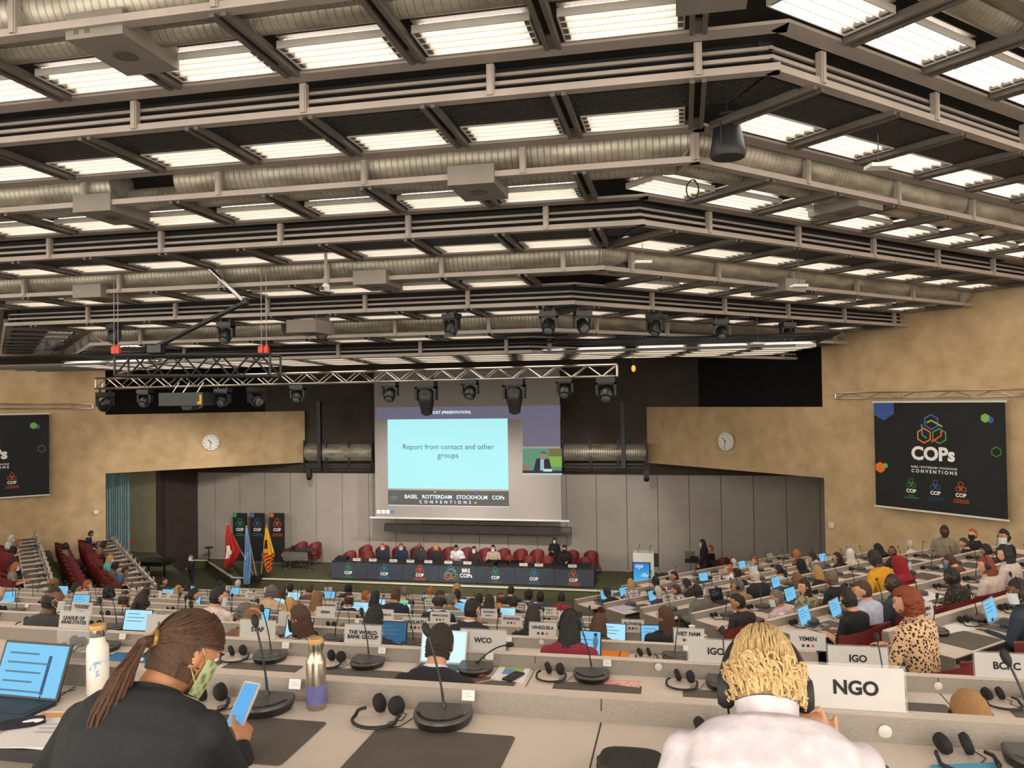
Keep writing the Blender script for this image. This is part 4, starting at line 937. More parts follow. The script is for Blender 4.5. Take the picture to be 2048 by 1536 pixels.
# suspended speakers, small white units, ceiling boxes, camera
spk = mat('speaker_black', '17181a', .55, col2='1d1e20', scale=40)
for px, py, w, Y, lab in ((1455, 275, .37, 8.55, 'nearest of the hanging bell-shaped black speakers'), (1238, 517, .36, 12.3, 'bell-shaped black speaker hanging under the bend, next to the nearest one'), (1118, 651, .35, 16.1, 'bell-shaped black speaker at the bend close to the stage lights'), (105, 685, .32, 16.6, 'bell-shaped black speaker hanging on the curtain side')):
    p = atY(px, py, Y); t = thing('hanging_speaker', lab, 'speaker', p, R(-25)); h = w*1.15
    MB().lathe([(.0, h*.5), (w*.26, h*.5), (w*.33, h*.44), (w*.47, -h*.25), (w*.5, -h*.42), (w*.46, -h*.5), (.0, -h*.5)], 24).build('cabinet', spk, t, True)
    MB().bb((-w*.03, -w*.46, -h*.3), (w*.03, -w*.40, h*.3)).build('handle_strip', blackp, t); MB().tube([(0, 0, h*.5), (0, 0, h*.5+.35)], .012, 6).tube([(-.08, 0, h*.62), (.08, 0, h*.62)], .015, 6).build('suspension_bar', steeld, t)
for px, py, Y, yt, lab in ((1757, 333, 9.3, 250, 'flat white unit on a rod near the banner-wall wing'), (1285, 525, 11.6, 430, 'flat white unit on a rod by the hanging speaker'), (1598, 572, 13.8, 500, 'flat white unit on a rod under the wing lights'), (1515, 687, 16.6, 632, 'flat white unit on a rod nearest the stage'), (10, 731, 22, 700, 'flat white unit on a rod near the curtain-side wall')):
    p = atY(px, py, Y); t = thing('wireless_unit', lab, 'wireless unit', p, R(15)); MB().bb((-.12, -.09, -.02), (.12, .09, .02)).build('housing', white, t); MB().tube([(0, 0, .02), (0, 0, atY(px, yt, Y).z-p.z)], .006, 5).build('rod', steeld, t)
boxm = mat('vent_box', '7d756c', .6, col2='756d64', scale=3)
for px, py, n, rz, lab in ((250, 112, -1, 0, 'nearest grey ceiling box with a round vent'), (958, 385, 1, 0, 'grey ceiling box with round vent by the duct nearest the bend'), (225, 436, 1, 0, 'grey ceiling box with a round vent under the duct, curtain side'), (205, 600, 3, 0, 'grey ceiling box near the black boom, curtain side'), (757, 575, 3, 0, 'grey ceiling box under the middle duct'), (622, 668, 5, 0, 'black-sided ceiling box under the last duct'), (1690, 428, 1, 45, 'grey ceiling box in the banner-wall wing, nearest'), (1556, 588, 3, 45, 'grey ceiling box in the banner-wall wing, next one'), (1425, -22, -1, 0, 'grey ceiling box in front of the long bright light at the bend')):
    p = atZ(px, py, bH(n)-.09); t = thing('ceiling_box', lab, 'ceiling box', p, R(rz))
    MB().bb((-.27, -.38, 0), (.27, .38, .22)).build('housing', boxm, t); MB().lathe([(.10, -.006), (.085, -.012), (.06, -.004), (.03, -.01), (.0, -.01)], 20).build('round_vent', steeld, t, True)
p = atY(652, 575, 11.0); t = thing('ceiling_camera', 'white camera on a hanging pole above the middle desks', 'camera', p); MB().lathe([(.05, -.06), (.055, .03), (.03, .06)], 14).box((0, -.06, -.03), (.08, .12, .07)).build('camera_body', white, t, True); MB().tube([(0, 0, .06), (0, 0, .52)], .025, 8).bb((-.03, -.02, .05), (.03, .02, .16)).build('pole', steel, t); MB().lathe([(.03, 0), (.03, .04)], 12, 0, (0, -.12, -.03), M.Rotation(R(90), 3, 'X')).build('lens', blackp, t)
p = atY(1267, 737, 19); t = thing('work_lamp', 'tiny orange lamp hanging past the end of the silver truss', 'lamp', p); MB().ball((0, 0, 0), (.05, .05, .08), 0, 10, 8).build('bulb', flatm('bulb_orange', 'e09030', .8), t); MB().tube([(0, 0, .08), (0, 0, 1.1)], .008, 5).build('cord', blackm, t)
p = atZ(1385, 378, bH(1)-.1); tag(MB().tube([p+V((.07*math.cos(a_*.5), .02*(a_ % 3), .11*math.sin(a_*.5))) for a_ in range(26)], .008, 6).build('cable_coil', blackp), 'coil of black cable hanging under the bend of the ceiling', 'cable')
p = atL(192, 1024, 28.15); tag(MB().box((0, 0, 0), (.14, .06, .12)).build('wall_sensor', white, None, False, p, R(45)), 'small white box on the wall beside the curtain', 'wall box')
p = atR(1663, 1050, 18.05); tag(MB().box((0, 0, 0), (.12, .06, .14)).build('wall_sensor', white, None, False, p, R(-45)), 'small white box on the wall under the banner-side clock', 'wall box')
p = atY(263, 1083, 24.57); tag(MB().box((0, 0, 0), (.13, .05, .13)).build('alarm_button', redm, None, False, p), 'small red alarm box beside the curtain', 'alarm box')
# ---------------------------------------------------------------- people
from mathutils.bvhtree import BVHTree
def remesh(mb, voxel, smooth=2, name='body'):
    src = mb.data('src', [blackm]*0 or [blackm]); o = mk('src', src)
    m = o.modifiers.new('r', 'REMESH'); m.mode = 'VOXEL'; m.voxel_size = voxel; m.use_smooth_shade = True
    s = o.modifiers.new('s', 'SMOOTH'); s.iterations = smooth; s.factor = .5
    dg = bpy.context.evaluated_depsgraph_get(); me = bpy.data.meshes.new_from_object(o.evaluated_get(dg)); bpy.data.objects.remove(o)
    bvh = BVHTree.FromPolygons([V(v) for v in mb.v], mb.f)
    mi = [mb.m[bvh.find_nearest(p.center)[2]] for p in me.polygons]
    me.materials.clear(); me.name = name
    return me, mi
def loft(mb, rings, n, m, T):
    vs = []
    for (z, rx, ry, cy) in rings:
        for j in range(n):
            a = j*math.tau/n; c, s = math.cos(a), math.sin(a); e = .8
            vs.append(T @ V((rx*abs(c)**e*(1 if c > 0 else -1), cy+ry*abs(s)**e*(1 if s > 0 else -1), z)))
    k = len(rings); fs = [(i*n+j, i*n+(j+1) % n, (i+1)*n+(j+1) % n, (i+1)*n+j) for i in range(k-1) for j in range(n)]
    fs += [tuple(reversed(range(n))), tuple(range((k-1)*n, k*n))]
    mb.mesh(vs, fs, m)
def head_part(mb, T, skin=0):
    n, k = 24, 18; vs = []
    for i in range(k+1):
        a = math.pi*i/k
        for j in range(n):
            b = j*math.tau/n; x, y, z = .074*math.sin(a)*math.cos(b), .095*math.sin(a)*math.sin(b), .118*math.cos(a)
            if z < 0:
                q = -z/.118; x *= 1-.22*q; y = y*(1-.06*q)+.008*q if y > 0 else y*(1-.30*q)
            if y > 0: y *= .96
            vs.append(T @ V((x, y, z)))
    mb.mesh(vs, [(i*n+j, (i+1)*n+j, (i+1)*n+(j+1) % n, i*n+(j+1) % n) for i in range(k) for j in range(n)], skin)
    r3 = T.to_3x3()
    mb.ball(T @ V((0, .092, -.018)), (.012, .02, .024), skin, 10, 8, r3)
    mb.ball(T @ V((0, .086, .03)), (.045, .01, .012), skin, 10, 6, r3); mb.ball(T @ V((0, .084, -.062)), (.022, .01, .011), skin, 10, 6, r3)
    for s in (-1, 1): mb.ball(T @ V((s*.076, -.004, -.008)), (.010, .021, .033), skin, 10, 8, r3)
def hand(mb, w, d, up, side, r=1.0, curl=.3):
    """palm and five fingers; w wrist, d pointing direction, up back of the hand, side +1 thumb towards +x"""
    d = d.normalized(); up = (up - d*up.dot(d)).normalized(); x = d.cross(up)*side
    rot = M((x, d, up)).transposed()
    c = w + d*.05*r; mb.ball(c, (.038*r, .052*r, .017*r), 0, 12, 8, rot)
    for i, L in enumerate((.066, .076, .072, .056)):
        b0 = w + d*.09*r + x*(-.028+.019*i)*r*-1; c1 = d*math.cos(curl*.6)-up*math.sin(curl*.6); c2 = d*math.cos(curl*1.8)-up*math.sin(curl*1.8)
        mb.tube([b0-d*.02*r, b0, b0+c1*L*.5*r, b0+c1*L*.5*r+c2*L*.5*r], [.009*r, .0095*r, .0085*r, .007*r], 8, 0)
    b0 = w + d*.03*r + x*.03*r; mb.tube([b0-x*.01*r, b0+(x*.7+d*.5)*.03*r, b0+(x*.45+d*.9)*.065*r], [.012*r, .0105*r, .008*r], 8, 0)
POSES = {}
def pose(name, lean=8, yaw=0, pitch=12, roll=0, arms=None, stand=False, voxel=.0125, girth=1.0, sh=.178):
    mb = MB(); hz = .50 if not stand else .90
    T = M.Translation((0, 0, hz)) @ M.Rotation(R(-lean), 4, 'X')
    rings = [(-.10, .16, .12, 0), (-.03, .175, .13, 0), (.06, .165, .122, 0), (.18, .158, .112, .004), (.32, .178, .12, .006), (.43, .196, .120, 0), (.505, .178, .103, -.006), (.55, .135, .085, -.008), (.57, .07, .06, -.004)]
    loft(mb, [(z, rx*girth, ry*girth, cy) for z, rx, ry, cy in rings], 20, 1, T)
    N = T @ V((0, 0, .545)); HM = M.Translation(N) @ M.Rotation(R(-lean*.35), 4, 'X') @ M.Rotation(R(yaw), 4, 'Z') @ M.Rotation(R(-pitch), 4, 'X') @ M.Rotation(R(roll), 4, 'Y') @ M.Translation((0, .025, .150))
    mb.tube([T @ V((0, -.005, .53)), T @ V((0, -.003, .59)), HM @ V((0, -.022, -.06))], [.062, .055, .052], 14, 0)
    head_part(mb, HM)
    A = arms or {}
    for s, key in ((-1, 'l'), (1, 'r')):
        S = T @ V((s*sh, 0, .470)); e, w, hd, hu, curl = A.get(key, ((.245, .10, .74), (.125, .37, .765), (-.25*s, 1, -.05), (0, 0, 1), .35))
        e = V((s*e[0], e[1], e[2]+(hz-.5))); w = V((s*w[0], w[1], w[2]+(hz-.5)))
        mb.ball(S, (.064, .066, .064), 1, 12, 8); mb.tube([S, (S*.6+e*.4), e], [.062, .056, .048], 12, 1)
        mid = e*.35+w*.65
        mb.ball(e, .048, 1, 10, 8); mb.tube([e, mid, w], [.047, .040, .030], 12, 4)
        hand(mb, w, V(hd), V(hu), -s, 1.0, curl)
    for s in (-1, 1):
        if not stand:
            mb.tube([V((s*.085, -.02, .48)), V((s*.10, .22, .50)), V((s*.10, .45, .49))], [.088, .078, .060], 12, 2); mb.tube([V((s*.10, .45, .49)), V((s*.10, .44, .28)), V((s*.10, .40, .09))], [.058, .052, .042], 12, 2)
            mb.ball((s*.10, .46, .045), (.042, .12, .045), 3, 12, 8)
        else:
            mb.tube([V((s*.085, 0, .90)), V((s*.09, .01, .50)), V((s*.09, -.01, .09))], [.09, .066, .045], 12, 2); mb.ball((s*.09, .06, .045), (.042, .12, .045), 3, 12, 8)
    me, mi = remesh(mb, voxel)
    # eyes, brows and lips sit on the face
    ex = MB(); r3 = HM.to_3x3()
    for s in (-1, 1):
        ex.ball(HM @ V((s*.030, .0795, .012)), (.0135, .008, .008), 5, 8, 6, r3); ex.ball(HM @ V((s*.030, .0865, .012)), (.006, .003, .006), 6, 8, 6, r3); ex.ball(HM @ V((s*.030, .087, .034)), (.018, .004, .0045), 6, 8, 5, r3)
    ex.ball(HM @ V((0, .0905, -.062)), (.022, .005, .006), 7, 8, 5, r3)
    bm = bmesh.new(); bm.from_mesh(me)
    for f, i in zip(bm.faces, mi): f.material_index = i; f.smooth = True
    vs = [bm.verts.new(v) for v in ex.v]
    for f, i in zip(ex.f, ex.m):
        try: q = bm.faces.new([vs[j] for j in f]); q.material_index = i; q.smooth = True
        except ValueError: pass
    bm.to_mesh(me); bm.free()
    for _ in range(8): me.materials.append(blackm)
    POSES[name] = (me, HM, T)
LAP = {'l': ((.24, .02, .73), (.07, .24, .62), (.6, 1, 0), (0, 0, 1), .4), 'r': ((.24, .02, .73), (.07, .22, .64), (-.6, 1, 0), (0, 0, 1), .4)}
CHIN = {'r': ((.19, .30, .77), (.075, .25, .985), (-.25, -.1, 1), (0, 1, .1), .9)}
OUT = {'l': ((.32, .06, .74), (.30, .32, .765), (0.1, 1, 0), (0, 0, 1), .3)}
STANDA = {'l': ((.23, -.03, .74), (.20, .10, .52), (.1, .4, -1), (-1, 0, 0), .5), 'r': ((.25, .02, .75), (.12, .20, .72), (-.7, .7, .2), (0, .2, 1), .7)}
FOLD = {'l': ((.24, .06, .73), (-.02, .19, .72), (1, .1, 0), (0, 1, 0), .5), 'r': ((.24, .06, .73), (.0, .22, .75), (-1, .1, 0), (0, 1, 0), .5)}
pose('type'); pose('type_turned_left', 8, 42, 8); pose('type_turned_right', 8, -42, 8); pose('lean', 22, 0, 22); pose('upright', -4, 0, 0, 0, LAP); pose('upright_left', -2, 55, 0, 0, LAP); pose('upright_right', -2, -50, 0, 0, LAP)
pose('profile_left', 2, 82, 4, 0, LAP); pose('profile_right', 2, -82, 4, 0, LAP)
pose('chin', 10, -25, 8, 0, CHIN); pose('bowed', 32, 0, 30); pose('wide', 12, 0, 14, 0, OUT, girth=1.12, sh=.195); pose('stand', 0, 10, 8, 0, STANDA, True); pose('stand_folded', 0, 30, 5, 0, FOLD, True)
# hair, in head space
def hair_mesh(zb, kind='short', seed=0):
    rnd = random.Random(seed); n, k = 32, 18; vs = []
    for i in range(k+1):
        z = .129*math.cos(math.pi/2*i/8) if i <= 8 else zb*(i-8)/(k-8)
        for j in range(n):
            f = j*360/n; d = abs((f-90+180) % 360-180); c, s = math.cos(R(f)), math.sin(R(f))
            q = math.sqrt(max(0, 1-(z/.129)**2)) if z > 0 else 1.0
            rx, ry, cy = .081, .102, -.004
            if z < 0:
                u = z/zb if zb else 0
                if kind == 'long': rx, ry, cy = .084+.028*u*(1-.5*u), .100-.012*u, -.006-.038*u
                elif kind == 'bob': rx, ry, cy = .086+.016*u, .104, -.01
                elif kind == 'curly': rx, ry = .094+.012*u, .112
                else: rx, ry = .082-.006*u, .104-.022*u
            if kind == 'curly' and z > 0: rx, ry = .094, .116
            m_ = 1.0
            if kind in ('bald', 'balding') and z > (.035 if kind == 'bald' else .075) and (kind == 'bald' or s < .5): m_ = .84
            if z < .066 and d < 62: m_ = .70 if z > -.10 else .3
            elif z < .03 and d < 80: m_ = .84 if kind in ('short', 'bald', 'balding') else .97
            elif z < -.03 and d < 110 and kind in ('short', 'bald', 'balding'): m_ = .82
            elif kind == 'long' and z < -.12 and d < 100: m_ = .55
            jt = rnd.uniform(-1, 1)*(.0035 if kind not in ('curly',) else .012)
            if kind == 'long': jt += .004*math.sin(j*2.4+1.3*math.sin(i*.3))
            r_ = m_*(1+jt/.09)
            vs.append(V((rx*q*c*r_, cy+ry*q*s*r_, z + (.004*rnd.uniform(-1, 1) if kind == 'curly' else 0))))
    fs = [(i*n+j, (i+1)*n+j, (i+1)*n+(j+1) % n, i*n+(j+1) % n) for i in range(k) for j in range(n)]
    fs.append(tuple(range(k*n, (k+1)*n)))
    return MB().mesh(vs, fs)
HAIR = {}
def H_(name, mb): HAIR[name] = mb.data('hair', [blackm], True)
H_('short', hair_mesh(-.075)); H_('bald', hair_mesh(-.07, 'bald')); H_('balding', hair_mesh(-.075, 'balding')); H_('bob', hair_mesh(-.13, 'bob')); H_('long', hair_mesh(-.28, 'long')); H_('curly', hair_mesh(-.09, 'curly', 3))
m = hair_mesh(-.075); m.tube([V((0, -.10, .01)), V((0, -.135, -.02)), V((0, -.145, -.10)), V((.01, -.14, -.20)), V((.012, -.13, -.27))], [.022, .028, .034, .026, .008], 12); H_('ponytail', m)
m = hair_mesh(-.075); m.ball((0, -.105, .05), (.042, .035, .04), 0, 14, 10); H_('bun', m)
m = hair_mesh(-.20, 'curly', 5)
H_('curly_long', m)
def hijab():
    n = 32; vs = []; rows = [(.136, 0), (.133, .25), (.12, .5), (.09, .78), (.05, .95), (0, 1.02), (-.06, 1.02), (-.10, .98), (-.14, 1.0), (-.19, 1.35), (-.23, 1.75)]
    for z, q in rows:
        for j in range(n):
            f = j*360/n; d = abs((f-90+180) % 360-180); c, s = math.cos(R(f)), math.sin(R(f)); m_ = 1
            if -.105 < z < .06 and d < 48: m_ = .74
            w_ = 1 + .02*math.sin(j*1.9)*(z < -.1)
            vs.append(V((.094*q*c*m_*w_, -.008+.116*q*s*m_*w_*(.85 if z < -.12 else 1)-(.02 if z < -.12 else 0), z)))
    k = len(rows)-1
    return MB().mesh(vs, [(i*n+j, (i+1)*n+j, (i+1)*n+(j+1) % n, i*n+(j+1) % n) for i in range(k) for j in range(n)] + [tuple(range(k*n, (k+1)*n))])
H_('headscarf', hijab())
def mask_mesh():
    b = MB(); n, k = 14, 8; vs = []
    for i in range(k+1):
        z = .002 - .104*i/k
        for j in range(n+1):
            a = R(-70+140*j/n); q = 1+.05*math.sin(math.pi*i/k)*math.cos(a)
            tap = 1-.20*max(0, -z/.118); rx, ry = .079*tap, (.100)*(1-.03*max(0, -z/.1))
            vs.append(V((rx*math.sin(a)*1.0, ry*math.cos(a)*q+.006*math.cos(a)**6, z)))
    W_ = n+1; b.mesh(vs, [(i*W_+j, (i+1)*W_+j, (i+1)*W_+j+1, i*W_+j+1) for i in range(k) for j in range(n)])
    for s in (-1, 1):
        b.tube([V((s*.074, .035, -.006)), V((s*.080, .0, .022)), V((s*.081, -.02, .0)), V((s*.078, -.012, -.03)), V((s*.068, .035, -.07))], .0018, 5)
    return b.data('face_mask', [blackm], True)
MASK = mask_mesh()
def set_mesh():
    b = MB(); b.tube([V((.090*math.cos(R(a)), -.004, -.004+.138*math.sin(R(a)))) for a in range(0, 181, 12)], .0055, 8)
    for s in (-1, 1): b.lathe([(.0, -.012), (.034, -.012), (.037, 0), (.03, .012), (0, .014)], 16, 0, (s*.089, -.002, -.008), M.Rotation(R(90*s), 3, 'Y'))
    return b.data('headphones', [blackp], True)
HSET = set_mesh()
COLLAR = MB()
_c = [(.066, -.030), (.069, .012), (.060, .018), (.058, -.03)]
COLLAR = COLLAR.lathe([(r, z) for r, z in _c], 20).data('shirt_collar', [mat('shirt_white', 'e8e6ea', .8, col2='e0dee4', scale=20)], True)
SK = {'a': mat('skin_pale', 'd8a283', .55, col2='cf9677', scale=14), 'b': mat('skin_tan', 'bd8660', .55, col2='b27a55', scale=14), 'c': mat('skin_brown', '7a4e36', .5, col2='6e4530', scale=14), 'd': mat('skin_dark', '472d22', .48, col2='3e271d', scale=14)}
HC_ = {'k': ('1a1513', '120f0e'), 'd': ('2e2018', '221711'), 'b': ('54351f', '442a18'), 'l': ('8a6238', '735030'), 'y': ('c49a58', 'a98048'), 'w': ('cfc8bc', 'b5aea2'), 'g': ('7a7168', '5f574f'), 'r': ('8e3d16', '722e10'), 'o': ('b5622c', '9a5022'), 'R': ('a01f26', '8c1a20'), 'W': ('e6dfd4', 'd8d0c4'), 'K': ('17171a', '1e1e22'), 'T': ('b98a5a', 'a87a4c'), 'O': ('c0803a', '9a5a28')}
def hairmat(c): return mat('hair_'+{'R': 'red_cloth', 'W': 'white_cloth', 'K': 'black_cloth', 'T': 'tan_cloth'}.get(c, 'tone_'+c+('2' if c.isupper() else '')), HC_[c][0], .55 if c.islower() else .85, col2=HC_[c][1], scale=30, stretch=(6, 6, .6), bump=.5, bscale=60)
TOP = {}
def cloth(c):
    if c in TOP: return TOP[c]
    sp = {'leopard': dict(col='2a1c14', col2='d8b088', scale=40, kind='voronoi', ramp=(.34, .46)), 'floral': dict(col='b0624a', col2='23281f', scale=34, kind='voronoi', ramp=(.18, .3)), 'pattern': dict(col='2b2830', col2='b8a8b0', scale=60, kind='voronoi', ramp=(.3, .7)),
          'greenprint': dict(col='5c6a48', col2='b8a88a', scale=24, ramp=(.4, .6)), 'pinkprint': dict(col='b88a7a', col2='5a3a38', scale=40, kind='voronoi', ramp=(.3, .6)), 'blueprint': dict(col='d0cfd6', col2='3a4a8a', scale=22, ramp=(.45, .55))}
    kw = sp.get(c) or dict(col=c, col2=''.join('%02x' % max(0, int(int(c[i:i+2], 16)*.9)) for i in (0, 2, 4)), scale=14)
    col = kw.pop('col'); TOP[c] = mat('cloth_'+c, col, .85, bump=.25, bscale=22, **kw); return TOP[c]
eye_w, eye_d, lip_m = mat('eye_white', 'd8d2cc', .3, col2='d2ccc6', scale=9), mat('eye_dark', '1e1612', .3, col2='241a16', scale=9), mat('lips', '8a4a42', .5, col2='80433c', scale=9)
trs = mat('trousers_dark', '22232a', .85, col2='1c1d22', scale=20); shoe = mat('shoe_black', '141312', .4, col2='1a1918', scale=9)
def person(loc, rz, ps, hair, skin, top, label, ex='', scale=1.0, trousers=None, me=None):
    me_, HM, T = POSES[ps]
    o = mk('person', me_, None, loc, rz); o.scale = (scale,)*3; tag(o, label, 'person')
    sk = SK[skin]; tm = cloth(top)
    for i, m_ in enumerate((sk, tm, trousers or trs, shoe, sk if 's' in ex else tm, eye_w, eye_d, lip_m)):
        o.material_slots[i].link = 'OBJECT'; o.material_slots[i].material = m_
    if hair:
        st, hc = hair.split('-')
        h = mk('headscarf' if st == 'headscarf' else 'hair', HAIR[st], o); h.matrix_basis = HM; h.material_slots[0].link = 'OBJECT'; h.material_slots[0].material = hairmat(hc)
    if 'm' in ex or 'n' in ex:
        q = mk('face_mask', MASK, o); q.matrix_basis = HM; q.material_slots[0].link = 'OBJECT'; q.material_slots[0].material = mat('mask_white', 'dfe4e6', .8, col2='d6dcde', scale=20) if 'm' in ex else mat('mask_black', '17181c', .8, col2='1c1d22', scale=20)
    if 'h' in ex: mk('headphones', HSET, o).matrix_basis = HM
    if 'c' in ex: mk('shirt_collar', COLLAR, o).matrix_basis = T @ M.Translation((0, -.004, .565))
    return o
T0 = .72; PS = .80; SEATED = []
BIG = {'red headscarf': .92, 'leopard': .86, 'wide black suit': .9, 'tan jacket and headset': .86}
def seat_person(px, py, b, k, ps, hair, skin, top, label, ex='', zoff=0, with_chair=True, t0=None, rz=0):
    hp = (POSES[ps][1] @ V((0, 0, 0))); tt = (t0 or T0); zt = FZ[k]+hp.z*PS+zoff
    th = tt-hp.y*PS; sc = PS
    if 'F' in ex:
        d = ray(px, py); o0 = BP(b, k, 0, th); nrm = BP(b, k, 0, th+1)-o0; p = d*(o0.dot(nrm)/d.dot(nrm)); s = BI(b, k, p)[0]; sc = (p.z-FZ[k])/hp.z
        print('FORCED', label[:30], round(sc, 2)); SEATED.append((b, k, s, tt)); return person(BP(b, k, s, th+hp.y*sc, FZ[k]), BR[b], ps, hair, skin, top, label, ex.replace('F', ''), sc)
    if b == 'R' and 'leopard' not in label:
        best = None
        for kk in (k-1, k, k+1):
            if kk < 2 or kk > 8: continue
            s_, t_ = BI(b, kk, atZ(px, py, FZ[kk]+hp.z*PS))
            q = abs(t_-th-.05)
            if s_ > .3 and s_ < 8.4 and (best is None or q < best[0]): best = (q, kk)
        if best: k = best[1]
        zt = FZ[k]+hp.z*PS+zoff
    if b == 'L':
        cand = []
        for i in range(450):
            s = .02*i; q = BP(b, k, s, th, zt); u = pix(q); cand.append(((u[0]-px)**2*.3+(u[1]-py)**2, s))
        s = min(cand)[1]; o = person(BP(b, k, s, tt, FZ[k]), BR[b]+R(rz), ps, hair, skin, top, label, ex, PS); SEATED.append((b, k, s, tt)); return o
    p = atZ(px, py, zt); s, t = BI(b, k, p)
    if not (th-.22 < t < th+.25):
        # fix the seat line instead and let the figure be a little shorter or taller
        t = min(max(t, th-.22), th+.25); d = ray(px, py); o0 = BP(b, k, 0, t); nrm = BP(b, k, 0, t+1)-o0
        p = d*((o0.dot(nrm))/d.dot(nrm)); s = BI(b, k, p)[0]; sc = min(max((p.z-FZ[k]-zoff)/hp.z, .70), .90)
        print('CLAMP %s k%d s%.2f t%.2f sc%.2f want%.2f %s' % (b, k, s, t, sc, (p.z-FZ[k])/hp.z, label[:40]))
    for key, v in BIG.items():
        if key in label: zoff += hp.z*(sc-v); sc = v
    o = person(BP(b, k, s, t+hp.y*sc, FZ[k]+zoff), BR[b]+R(rz), ps, hair, skin, top, label, ex, sc)
    SEATED.append((b, k, s, t+hp.y*sc))
    return o
